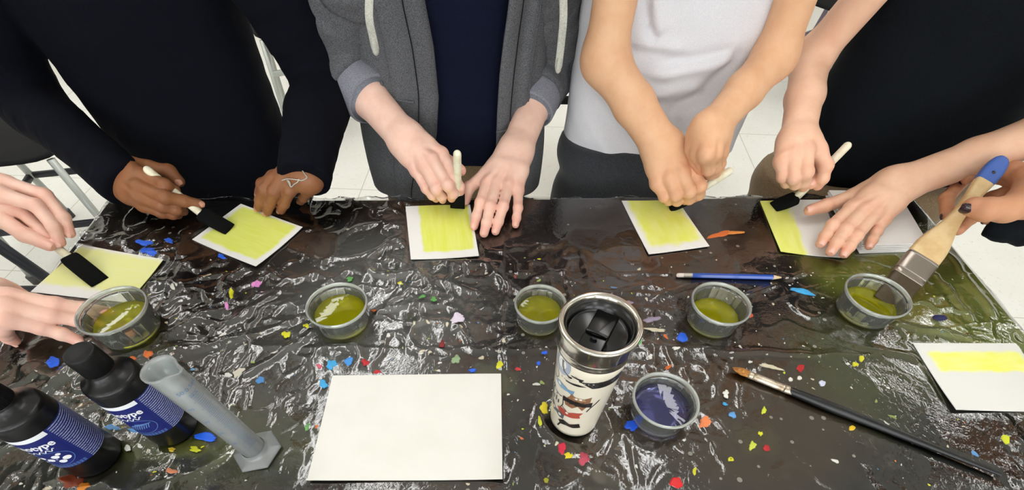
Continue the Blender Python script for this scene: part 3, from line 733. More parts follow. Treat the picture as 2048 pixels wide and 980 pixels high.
# ---------------------------------------------------------------- writing and wrapped graphics
def text_mesh(s, size, font_scale_x=1., shear=0., bold=.0):
    cu = bpy.data.curves.new('tmp', 'FONT'); cu.body = s; cu.size = size; cu.shear = shear; cu.offset = bold; cu.resolution_u = 3
    o = bpy.data.objects.new('tmp', cu); COL.objects.link(o); bpy.context.view_layer.update()
    me = bpy.data.meshes.new_from_object(o.evaluated_get(bpy.context.evaluated_depsgraph_get()))
    v = np.array([tuple(q.co) for q in me.vertices])[:, :2]; f = [tuple(p.vertices) for p in me.polygons]
    bpy.data.objects.remove(o); bpy.data.curves.remove(cu); bpy.data.meshes.remove(me)
    v[:, 0] *= font_scale_x; return v, f
def wrap(v2, f, c, rad, ang0, z0, lift=.0002):
    "flat (x, y) -> cylinder of radius function rad(z) at centre c"
    v2 = np.asarray(v2, float); r0 = rad(z0) if callable(rad) else rad
    z = z0+v2[:, 1]; a = ang0+v2[:, 0]/r0; r = np.array([rad(q) for q in z]) if callable(rad) else np.full(len(z), rad)
    r = r+lift
    return np.stack([c[0]+r*np.cos(a), c[1]+r*np.sin(a), c[2]+z], 1), f
def poly_fan(P, sub=3):
    "filled polygon as a fine triangle fan so that it wraps smoothly"
    P = np.asarray(P, float); c = P.mean(0); V_ = [c]; F_ = []; n = len(P)
    for k in range(1, sub+1): V_ += list(c+(P-c)*k/sub)
    for i in range(n): F_.append((0, 1+i, 1+(i+1) % n))
    for k in range(sub-1):
        for i in range(n): a = 1+k*n+i; b_ = 1+k*n+(i+1) % n; F_.append((a, a+n, b_+n, b_))
    return np.array(V_), F_
def dens(P, n=6):
    P = np.asarray(P, float); return np.concatenate([[P[i]+(P[(i+1) % len(P)]-P[i])*k/n for k in range(n)] for i in range(len(P))])
def strip(P, w):
    P = np.asarray(P, float); d = np.gradient(P, axis=0); d /= np.linalg.norm(d, axis=1)[:, None]+1e-9; n = np.stack([-d[:, 1], d[:, 0]], 1)*w/2
    V_ = np.concatenate([P+n, P-n]); m = len(P); return V_, [(i, i+1, m+i+1, m+i) for i in range(m-1)]
def oval(cx, cy, rx, ry, n=28, a0=0, a1=2*PI): t = np.linspace(a0, a1, n); return np.stack([cx+rx*np.cos(t), cy+ry*np.sin(t)], 1)
# ---------------------------------------------------------------- dark bottles
M_bot = mat('black_bottle_plastic', srgb(11, 11, 13), .30, spec=.4); lk(M_bot, bump(M_bot, 300, .08, .0005), bsdf(M_bot).inputs['Normal'])
M_botcap = mat('black_cap_plastic', srgb(10, 10, 11), .5, spec=.3)
M_lab = mat('navy_label', srgb(24, 34, 104), .35, spec=.4)
M_fine = mat('navy_label_small_print', srgb(26, 38, 110), .4)
_b = bsdf(M_fine); _t = nd(M_fine, 'ShaderNodeTexCoord'); _s = nd(M_fine, 'ShaderNodeSeparateXYZ'); lk(M_fine, _t.outputs['UV'], _s.inputs[0])
def _M(m, op, a, b_=None, c_=None):
    x = nd(m, 'ShaderNodeMath', operation=op)
    for i, q in enumerate((a, b_, c_)):
        if q is None: continue
        if isinstance(q, (int, float)): x.inputs[i].default_value = q
        else: lk(m, q, x.inputs[i])
    return x.outputs[0]
_row = _M(M_fine, 'GREATER_THAN', _M(M_fine, 'SINE', _M(M_fine, 'MULTIPLY', _s.outputs[1], 2*PI*23)), .15)
_n2 = nd(M_fine, 'ShaderNodeTexNoise'); _n2.inputs['Scale'].default_value = 1; _mp = nd(M_fine, 'ShaderNodeMapping'); _mp.inputs['Scale'].default_value = (110, 23, 1); lk(M_fine, _t.outputs['UV'], _mp.inputs['Vector']); lk(M_fine, _mp.outputs['Vector'], _n2.inputs['Vector'])
_k = _M(M_fine, 'MULTIPLY', _row, _M(M_fine, 'GREATER_THAN', _n2.outputs['Fac'], .42))
_k = _M(M_fine, 'MULTIPLY', _k, _M(M_fine, 'MULTIPLY', _M(M_fine, 'GREATER_THAN', _s.outputs[0], .04), _M(M_fine, 'LESS_THAN', _s.outputs[0], .96)))
_x = nd(M_fine, 'ShaderNodeMix', data_type='RGBA'); lk(M_fine, _M(M_fine, 'MULTIPLY', _k, .62), _x.inputs['Factor']); _x.inputs['A'].default_value = (*srgb(24, 36, 108), 1); _x.inputs['B'].default_value = (*srgb(190, 200, 225), 1); lk(M_fine, _x.outputs['Result'], _b.inputs['Base Color'])
M_ink = mat('white_print', srgb(232, 234, 238), .4); M_inkb = mat('light_blue_print', srgb(96, 130, 190), .4); M_inkd = mat('mid_blue_print', srgb(52, 78, 150), .4)
def cyl_patch(c, rad, a0, a1, z0, z1, lift, m, name, parent, na=48, nz=2):
    V_ = []; UV = []
    for j in range(nz+1):
        for i in range(na+1):
            a = a0+(a1-a0)*i/na; z = z0+(z1-z0)*j/nz; r = (rad(z) if callable(rad) else rad)+lift
            V_.append((c[0]+r*math.cos(a), c[1]+r*math.sin(a), c[2]+z)); UV.append((i/na, j/nz))
    F_ = [(j*(na+1)+i, j*(na+1)+i+1, (j+1)*(na+1)+i+1, (j+1)*(na+1)+i) for j in range(nz) for i in range(na)]
    return mesh_obj(name, V_, F_, m, parent, uv=UV)
def bottle(label, base, art, Rb=.0262):
    r = thing('chemical_bottle', label, 'bottle', 'black bottles with navy labels')
    c = np.array([base[0], base[1], ZF]); FLAT.append(circ_poly(c, Rb))
    pr = [(0, .003), (Rb*.7, .002), (Rb*.85, 0), (Rb-.002, .0008), (Rb, .004), (Rb, .099), (Rb-.0004, .1025), (Rb-.0016, .1045), (Rb-.0035, .1056), (Rb-.008, .1080), (Rb-.0110, .1105), (Rb-.0125, .113), (Rb-.0130, .114), (Rb-.0130, .120), (0, .120)]
    v, f = lathe(pr, 96, c); mesh_obj('body', v, f, M_bot, r)
    cp = [(.0, .1155), (.0130, .1155), (.0138, .1162), (.0136, .137), (.0132, .1392), (.0122, .1400), (.0113, .1392), (0, .1388)]
    v, f = lathe(cp, 144, c, lambda i, th: (.0003*np.sin(th*48) if 2 <= i <= 3 else 0*th)); mesh_obj('cap', v, f, M_botcap, r)
    z0, z1 = .029, .086
    fa = math.atan2(-c[1], -c[0]); D = fa-math.radians(8)
    lab = cyl_patch(c, Rb, D-math.radians(150), D, z0, z1, .0002, M_lab, 'logo_label', r)
    cyl_patch(c, Rb, D, D+math.radians(150), z0, z1, .0002, M_fine, 'small_print_label', r)
    cyl_patch(c, Rb, D-math.radians(150), D, z1-.0055, z1, .0004, M_ink, 'white_band', lab)
    tv, tf = text_mesh('Cyanotype', .0108, 1.0, bold=.0003); wdt = tv[:, 0].max()
    v, f = wrap(tv-[wdt, 0], tf, c, Rb, D-math.radians(7), z1-.0185, .0005); mesh_obj('lettering', v, f, M_ink, lab, smooth=False)
    # handwritten flourish, emblem in an oval, line of small print below
    t = np.linspace(0, 1, 50); P = np.stack([-.036+.030*t, .0016*np.sin(t*34)+.001*t], 1)
    v, f = strip(P, .0009); v, f = wrap(v, f, c, Rb, D-math.radians(6), z1-.0245, .0005); mesh_obj('script_line', v, f, M_ink, lab, smooth=False)
    v, f = strip(oval(-.0205, 0, .0165, .0122), .0005); v, f = wrap(v, f, c, Rb, D, z0+.0185, .0005); mesh_obj('emblem_outline', v, f, M_inkb, lab, smooth=False)
    ps = []
    if art == 'flower':
        for (x, y, s) in ((-.0105, -.002, .0036), (-.017, .0035, .0034), (-.0165, -.0055, .0033), (-.024, -.001, .0032), (-.029, .003, .0026), (-.0125, .0065, .0022)): ps.append(poly_fan(oval(x, y, s, s*.82, 16)[:-1]))
        ps.append(strip([(-.036, -.008), (-.028, -.003), (-.018, -.001)], .0008)); m_ = M_ink
    else:
        for k in range(9): ps.append(strip([(-.033+.0026*k, -.007+.0006*k), (-.028+.0023*k, .001+.0003*k), (-.020+.0016*k, .006-.0002*k)], .0008))
        m_ = M_inkb
    v, f = join([(np.c_[p, np.zeros(len(p))], q) for p, q in ps]); v, f = wrap(v[:, :2], f, c, Rb, D, z0+.0185, .0005); mesh_obj('emblem', v, f, m_, lab, smooth=False)
    for k in range(3):
        dd = [strip([(-.040+.0032*j, -.0014*k), (-.040+.0032*j+.0023, -.0014*k)], .0007) for j in range(12)]
        v, f = join([(np.c_[p, np.zeros(len(p))], q) for p, q in dd]); v, f = wrap(v[:, :2], f, c, Rb, D, z0+.0045, .0005)
        if k < 3: mesh_obj('small_print', v, f, M_inkb, lab, smooth=False)
    set_origin(r, c); r.scale = (1, 1, 1.07)
bottle('black bottle with navy label and its cap in view, beside the measuring cylinder', A(352, 856, FILM0), 'feather')
bottle('black bottle at the near left corner, white flower emblem on its navy label', A(197, 914, FILM0), 'flower')
# ---------------------------------------------------------------- measuring cylinder
M_pp = clear_mat('frosted_polypropylene', (.88, .93, .93), .03, 1.2, .32, 1.45, .30, (.97, 1, 1))
M_mark = mat('blue_grey_markings', srgb(96, 122, 160), .5)
M_liqg = clear_mat('green_liquid', (.35, .45, .15), .02, 1., .05, 1.33, .6, srgb(96, 116, 40))
def cylinder():
    r = thing('measuring_cylinder', 'translucent graduated measuring cylinder on a hexagonal foot beside the black bottle', 'cylinder')
    c0 = A(516, 903, FILM0); c = np.array([c0[0], c0[1], ZF]); R = .0124; Hh = .167
    FLAT.append([(c[0]+.028*math.cos(a), c[1]+.028*math.sin(a)) for a in np.arange(6)*PI/3+.2])
    a6 = np.arange(6)*PI/3+.2; V_ = []; F_ = []
    for (rr, z) in ((.0275, 0), (.0280, .0012), (.0265, .0035), (.017, .0048), (.0142, .007), (.0136, .012)):
        th = np.arange(96)/96*2*PI; k = np.abs(((th-.2+PI/6) % (PI/3))-PI/6); hexr = rr*np.cos(PI/6)/np.cos(PI/6-k)
        mix = min(1, max(0, (rr-.0145)/.008)); q = rr*(1-mix)+hexr*mix
        V_ += [(c[0]+q[i]*math.cos(th[i]), c[1]+q[i]*math.sin(th[i]), c[2]+z) for i in range(96)]
    for j in range(5):
        for i in range(96): F_.append((j*96+i, j*96+(i+1) % 96, (j+1)*96+(i+1) % 96, (j+1)*96+i))
    F_.append(tuple(range(96))[::-1]); mesh_obj('foot', V_, F_, M_pp, r)
    sa = math.radians(-8)
    def spout(i, th):
        z = prof[i][1]; k = max(0, (z-(Hh-.016))/.016); d = np.abs((th-sa+PI) % (2*PI)-PI); return k*k*.0085*np.exp(-(d/.32)**2)
    prof = [(0, .006), (R-.0006, .006), (R, .009)]+[(R+.0012*k/12, .009+(Hh-.012)*k/12) for k in range(1, 12)]+[(R+.0014, Hh-.006), (R+.0026, Hh-.002), (R+.0026, Hh), (R+.0010, Hh), (R, Hh-.004), (R-.0002, Hh-.016), (R-.0016, .05), (R-.0018, .010), (0, .010)]
    v, f = lathe(prof, 96, c, spout); mesh_obj('tube', v, f, M_pp, r)
    v, f = lathe([(0, .0105), (R-.0022, .0105), (R-.002, .030), (R-.003, .0296), (0, .0294)], 48, c); mesh_obj('liquid', v, f, M_liqg, r)
    fa = math.atan2(-c[1], -c[0])+.25; ps = []
    for k in range(44):
        L = .0125 if k % 5 == 0 else .008; z = .030+k*.0024
        ps.append(strip([(-L/2+i*L/6, z) for i in range(7)], .00045))
    v, f = join([(np.c_[p, np.zeros(len(p))], q) for p, q in ps]); v, f = wrap(v[:, :2], f, c, R+.0014, fa, 0, .0003); mesh_obj('graduations', v, f, M_mark, r, smooth=False)
    for s, z, sz in (('50:0.5ml', .141, .0062), ('20°C', .1335, .0045), ('40', .118, .005), ('30', .094, .005), ('20', .070, .005), ('10', .046, .005)):
        tv, tf = text_mesh(s, sz); w_ = tv[:, 0].max(); xo = -w_/2 if z > .13 else -.0125-w_/2
        v, f = wrap(tv+[xo, 0], tf, c, R+.0014, fa, z, .0003); mesh_obj('lettering', v, f, M_mark, r, smooth=False)
    set_origin(r, c); r.rotation_euler = (0, -.062, 0)
cylinder()
# ---------------------------------------------------------------- tumbler
M_steel = mat('polished_steel', srgb(205, 200, 190), .14, 1.); M_lid = mat('black_lid_plastic', srgb(11, 11, 12), .22, spec=.5)
M_wrapm = mat('cream_print_sleeve', srgb(226, 218, 198), .3, spec=.5, Coat_Weight=.6, Coat_Roughness=.08)
INK = {k: mat('print_'+k, srgb(*v), .35, Coat_Weight=.6, Coat_Roughness=.08) for k, v in dict(black=(24, 22, 22), greyblue=(150, 160, 178), blue=(112, 152, 184), brown=(140, 98, 68), red=(176, 74, 60), grey=(92, 94, 98), tan=(186, 150, 112), white=(232, 230, 224)).items()}
def tumbler():
    r = thing('travel_tumbler', 'steel travel tumbler with black lid and printed cream sleeve', 'tumbler')
    c0 = A(1146, 835, FILM0); c = np.array([c0[0], c0[1], ZF]); Hh = .176; R0, R1 = .0282, .0348
    FLAT.append(circ_poly(c, R0))
    rad = lambda z: R0+(R1-R0)*z/.145
    pr = [(0, .002), (R0*.8, .0015), (R0-.001, 0), (R0, .002), (rad(.003), .003)]; v, f = lathe(pr+[(rad(.006)-.001, .006), (0, .006)], 96, c); mesh_obj('base', v, f, M_lid, r)
    v, f = lathe([(0, .0055), (rad(.005), .005)]+[(rad(z), z) for z in np.linspace(.01, .144, 12)]+[(rad(.145)-.001, .145), (0, .145)], 96, c); sl = mesh_obj('sleeve', v, f, M_wrapm, r)
    st = [(rad(.143)-.002, .143), (rad(.143)+.0008, .144), (rad(.145)+.001, .147), (rad(.145)+.0004, .1485), (rad(.147)+.0008, .150), (R1+.0012, .1525), (R1+.0006, .1535), (R1+.0014, .155), (R1+.002, .168), (R1+.0034, .1725), (R1+.0036, .1745), (R1+.0026, Hh), (R1-.0005, Hh), (R1-.0022, Hh-.0015), (R1-.0026, .162), (R1-.003, .150), (0, .150)]
    v, f = lathe(st, 128, c); mesh_obj('steel_collar', v, f, M_steel, r)
    RL = R1-.0030
    v, f = lathe([(0, .1505), (RL, .1505), (RL, .171), (RL-.0016, .171), (RL-.0028, .1615), (RL-.005, .1595), (0, .1595)], 96, c); lid = mesh_obj('lid', v, f, M_lid, r)
    # raised slider bridge with thumb ridge and the slit beside it
    a = math.radians(62); d = np.array([math.cos(a), math.sin(a), 0]); e = np.array([-d[1], d[0], 0])
    v, f = box(c+V3(0, 0, .1608)-e*.000, (2*RL*.86, .022, .0020), R=[d, e, (0, 0, 1)], bev=.0012); mesh_obj('slider', v, f, M_lid, lid)
    P = [c+V3(0, 0, .1635)+d*(-.004)+e*k for k in np.linspace(-.0095, .0095, 7)]; P = [p+V3(0, 0, .0012*math.cos(i/6*PI-PI/2)) for i, p in enumerate(P)]
    v, f = tube(P, .0017, 12, n=3, endround=True); mesh_obj('thumb_ridge', v, f, M_lid, lid)
    v, f = tube([c+V3(0, 0, .1628)-d*.012, c+V3(0, 0, .1628)-d*.0115], [.0035, .003], 20, smooth_path=False, up=(0, 1, 0)); mesh_obj('vent', v, f, M_lid, lid)
    fa = math.atan2(-c[1], -c[0])
    def art(P, z, ang, ink, filled=True, w=.0007, name='printed_motif'):
        P = np.asarray(P, float)*1.38; z = .121+(z-.097)*1.27; ang = ang*.80+6; w = w*1.3
        if filled: v, f = poly_fan(dens(P, 4))
        else: v, f = strip(P, w)
        v, f = wrap(v, f, c, rad, fa+math.radians(ang), z, .00035 if ink != 'black' else .0005); mesh_obj(name, v, f, INK[ink], sl, smooth=False)
    mm = .001
    S = lambda pts, k=mm: [(x*k, y*k) for x, y in pts]
    art(oval(0, 0, .0085, .012, 20)[:-1], .108, -62, 'greyblue'); art(oval(-.001, .002, .0045, .006, 16)[:-1]*1.0, .106, -60, 'white')
    tv, tf = text_mesh('x nn', .0055); v, f = wrap(tv, tf, c, rad, fa+math.radians(-42), .114, .0004); mesh_obj('lettering', v, f, INK['grey'], sl, smooth=False)
    for k in range(3): art(S([(0, 0), (9-2*k, 0)]), .104-.004*k, -48, 'grey', False, .0004)
    art(S([(-9, 0), (-4, 3.5), (2, 3), (6, 1), (10, 3.5), (9.5, -3), (5, -1.5), (-2, -3.2), (-7, -2.5)]), .080, -50, 'blue'); art(oval(-.004, 0, .0018, .002, 12)[:-1], .0805, -50, 'white')
    # spotted tail and long legs
    art(S([(-5, 3), (3, 4.5), (18, 7), (26, 9), (26, -1), (14, -2), (4, -3)]), .097, 2, 'black')
    for (x, y) in [(x, y) for x in range(-2, 25, 3) for y in (-1, 1.8, 4.4)]: art(oval(x*mm, (y+x*.12)*mm, .0006, .0005, 8)[:-1], .0972, 2, 'white')
    art(S([(-4, 3), (-14, 1.5), (-19, 4), (-21, 9), (-21.5, 14), (-20, 14)]), .097, 2, 'black', False, .0020)
    art(S([(0, -2), (-6, -4), (-16, -5.5), (-16, -4.5), (-6, -1.5)]), .097, 2, 'black'); art(S([(-4, 4), (-12, 4.6), (-13, 5.6), (-3, 6)]), .097, 2, 'black')
    # brown creature behind a black bar
    art(S([(-9, -10), (-11, -3), (-7, 4), (-6, 9), (-2, 6), (4, 6.5), (9, 10), (9, 3), (8, -4), (5, -11), (1, -6), (-3, -11)]), .069, -7, 'brown'); art(S([(-6, 3), (-2, 5.5), (4, 5.5), (6, 3), (0, 1.5)]), .070, -7, 'tan')
    art(S([(-12, -3.5), (-12, 3), (11, 4.5), (11, -2.5)]), .066, -7, 'black'); art(oval(0, 0, .0012, .0012, 10)[:-1], .0738, -12, 'white'); art(oval(0, 0, .0012, .0012, 10)[:-1], .0745, -2, 'white')
    art(S([(-2, -8), (0, -2), (3, 4), (5, 9)]), .064, 26, 'black', False, .0010)
    # glove-like outline with dots
    art(S([(-6, -9), (-6.5, 2), (-5, 9), (-2, 6), (4, 6), (7, 8.5), (8, -2), (6, -9), (-6, -9)]), .058, -66, 'black', False, .0009)
    for (x, h_) in ((-3, 5), (0, 7), (3, 5)): art(S([(x, -5), (x, -5+h_)]), .057, -66, 'black', False, .0013)
    art(oval(0, .0, .0009, .0009, 10)[:-1], .0625, -66, 'black'); art(S([(7, -5), (12, -9)]), .058, -66, 'black', False, .0009)
    # eye mask shapes
    art(S([(-8, 7), (-7, 1), (-3, -4), (1, -2), (5, -5), (9, -5), (9.5, 3), (4, 3.5), (-1, 2), (-4, 6)]), .037, -62, 'grey'); art(oval(-.003, 0, .0014, .002, 12)[:-1], .038, -62, 'white'); art(oval(.005, -.001, .0016, .0018, 12)[:-1], .037, -62, 'white')
    art(S([(-11, 1), (-6, 4), (0, 2), (4, 5), (11, 7), (9, 2), (10, -2), (4, -4), (-4, -5), (-9, -3)]), .045, -22, 'red'); art(oval(0, 0, .0013, .0013, 10)[:-1], .0455, -26, 'white')
    art(S([(-10, 0), (-5, 5), (1, 2), (8, 6), (10, -1), (4, -3), (-2, -2), (-7, -4)]), .026, -14, 'black'); art(oval(-.004, .0005, .002, .0016, 12)[:-1], .0262, -14, 'tan'); art(oval(.005, .001, .002, .0016, 12)[:-1], .0262, -14, 'tan')
    art(S([(-1, -5), (2, 6)]), .020, -42, 'black', False, .0015); art(S([(0, -9), (-2, 0), (2, 8)]), .060, -88, 'grey', False, .004)
    art(oval(0, 0, .005, .006, 16), .088, -84, 'grey', False, .0008)
    set_origin(r, c)
tumbler()
# ---------------------------------------------------------------- pencil
M_blue = mat('blue_lacquer', srgb(28, 78, 176), .3, spec=.5, Coat_Weight=.4); M_ferr = mat('brushed_ferrule', srgb(190, 182, 172), .35, .8); M_rub = mat('white_eraser', srgb(226, 214, 208), .8); M_lead = mat('graphite', srgb(50, 48, 48), .4); M_cedar = mat('sharpened_wood', srgb(216, 190, 150), .7)
def pencil():
    r = thing('pencil', 'blue pencil with a white eraser lying behind the cup of thin yellow liquid', 'pencil')
    R = .0038; p = A(1352, 551, R+FILM0); q = A(1567, 556, R+FILM0); p[2] = q[2] = TZ+FILM0+R+.0008; d = nrm(q-p); L = np.linalg.norm(q-p)
    FLAT.append([tuple((p+x*d*L+y*np.cross(d, (0, 0, 1)))[:2]) for x, y in ((0, .004), (1, .004), (1, -.004), (0, -.004))])
    T = lambda a, b_, ra, rb, seg=24: tube([p+d*a, p+d*b_], [ra, rb], seg, smooth_path=False)
    mesh_obj('eraser', *tube([p+d*.0035, p+d*.012], R*.86, 20, smooth_path=False, endround=True), M_rub, r)
    v, f = tube([p+d*x for x in np.linspace(.011, .024, 14)], [R*(.93+.05*(i % 2)) for i in range(14)], 24, smooth_path=False); mesh_obj('ferrule', v, f, M_ferr, r)
    o = mesh_obj('barrel', *T(.024, L-.017, R, R, 6), M_blue, r, smooth=False)
    mesh_obj('sharpened_wood', *T(L-.017, L-.004, R*.94, R*.28), M_cedar, r); mesh_obj('lead', *T(L-.004, L, R*.28, .0003, 12), M_lead, r)
    set_origin(r, p)
pencil()
# ---------------------------------------------------------------- long artist brush
M_blk = mat('black_lacquer', srgb(16, 17, 18), .3, spec=.5); M_goldhair = mat('golden_bristle', srgb(188, 122, 44), .6)
lk(M_goldhair, noise_mix(M_goldhair, srgb(200, 136, 54), srgb(120, 70, 26), 300, .4, .65), bsdf(M_goldhair).inputs['Base Color'])
M_silver = mat('worn_silver_ferrule', srgb(205, 192, 172), .35, .75)
lk(M_silver, noise_mix(M_silver, srgb(214, 204, 186), srgb(160, 140, 112), 110, .45, .65), bsdf(M_silver).inputs['Base Color'])
def long_brush():
    r = thing('artist_brush', 'long black-handled paintbrush with golden bristles lying on the right half of the table', 'paintbrush')
    p = A(1464, 737, .006); q = A(1995, 950, .004); p[2] = TZ+.0075; q[2] = TZ+.0065; L = np.linalg.norm(q-p); d = (q-p)/L; sd = np.cross(d, (0, 0, 1))
    FLAT.append([tuple((p+x*d*L+y*sd)[:2]) for x, y in ((0, .005), (1, .005), (1, -.005), (0, -.005))])
    at = lambda u, v: float(np.dot(A(u, v, .006)-p, d))
    a, b_ = at(1499, 749), at(1583, 786)
    v, f = tube([p+d*x for x in (0, a*.25, a*.6, a*.95, a*1.1)], [.0004, .0038, .0058, .0050, .0045], 24, flat=.6, n=5); mesh_obj('bristles', v, f, M_goldhair, r)
    xs_ = [a*.92, a+.003, a+.004, a+.008, b_-.012, b_-.010, b_-.008, b_-.006, b_-.004, b_]
    v, f = tube([p+d*x for x in xs_], [.0052, .0054, .0054, .0053, .0053, .0057, .0052, .0057, .0052, .0052], 32, flat=.85, n=2); mesh_obj('ferrule', v, f, M_silver, r)
    v, f = tube([p+d*x for x in (b_-.002, b_+.01, b_+.05, b_+(L-b_)*.35, b_+(L-b_)*.7, L-.01, L)], [.0051, .0056, .0066, .0058, .0038, .0026, .0022], 24, n=6, endround=True); mesh_obj('handle', v, f, M_blk, r)
    set_origin(r, p)
long_brush()
# ---------------------------------------------------------------- wide flat brush
M_bwood = mat('varnished_brush_wood', srgb(214, 184, 134), .42, spec=.4)
lk(M_bwood, noise_mix(M_bwood, srgb(220, 192, 144), srgb(196, 160, 106), 34, .4, .7, 5), bsdf(M_bwood).inputs['Base Color'])
M_bblue = mat('blue_dipped_handle', srgb(64, 100, 178), .5); M_bris = mat('wet_dark_bristle', srgb(60, 46, 24), .5)
lk(M_bris, noise_mix(M_bris, srgb(70, 54, 26), srgb(46, 36, 18), 700, .35, .7), bsdf(M_bris).inputs['Base Color'])
M_bferr = mat('tarnished_ferrule', srgb(150, 140, 130), .3, .85)
WB0 = A(1773, 608, .013); WB1 = A(2006, 316, .125)
WBL = np.linalg.norm(WB1-WB0); WBd = (WB1-WB0)/WBL
WBw = nrm(A(1797, 613, .013)-A(1748, 604, .013)); WBw = nrm(WBw-np.dot(WBw, WBd)*WBd); WBn = np.cross(WBd, WBw)
def wb_s(u, v):
    "parameter along the brush that projects nearest to the pixel"
    best = min(np.linspace(0, 1, 400), key=lambda t: abs(np.cross(nrm(WB0+WBd*WBL*t-np.array([0, 0, TZ+HC])), nrm(ray(u, v))) @ np.cross(nrm(ray(u, v)), WBw)) if False else np.linalg.norm(np.cross(nrm(WB0+WBd*WBL*t-np.array([0, 0, TZ+HC])), nrm(ray(u, v)))))
    return best*WBL
def wide_brush():
    r = thing('wide_flat_brush', 'wide flat brush with blue-tipped wooden handle, its dark bristles in the green cup', 'brush')
    s1, s2 = wb_s(1811, 558), wb_s(1847, 518)
    P = lambda s: WB0+WBd*s
    v, f = ribbon([P(0), P(s1*.3), P(s1*.8), P(s1+.003)], [.040, .041, .042, .042], [.004, .008, .010, .010], WBw); mesh_obj('bristles', v, f, M_bris, r)
    v, f = ribbon([P(s1), P(s1+.002), P(s1+.006), P(s1+.008), P(s1+.010), P(s2-.004), P(s2-.002), P(s2)], [.0435, .0445, .0445, .0435, .0445, .0445, .0450, .044], [.012, .0125, .0125, .0115, .0125, .0125, .013, .012], WBw, n=2); mesh_obj('ferrule', v, f, M_bferr, r)
    L = WBL; g = lambda t: s2+(L-s2)*t
    v, f = ribbon([P(g(-.02)), P(g(.06)), P(g(.15)), P(g(.30)), P(g(.45)), P(g(.58)), P(g(.70)), P(g(.76))], [.043, .0435, .040, .025, .0165, .0175, .022, .0240], [.011, .011, .012, .013, .013, .0125, .0125, .012], WBw, n=5); mesh_obj('handle', v, f, M_bwood, r)
    v, f = ribbon([P(g(.755)), P(g(.82)), P(g(.90)), P(g(.96)), P(g(.995)), P(g(1.005))], [.0243, .0262, .0255, .0205, .010, .003], [.0123, .0125, .012, .011, .008, .003], WBw, n=5); tp = mesh_obj('blue_handle_end', v, f, M_bblue, r)
    tp['label'] = 'blue dipped end of the handle'
    hc = P(g(.83)); v, f = tube([hc-WBn*.0067, hc+WBn*.0067], .0024, 20, smooth_path=False); mesh_obj('hanging_hole', v, f, M_lead, tp)
    set_origin(r, WB0)
wide_brush()

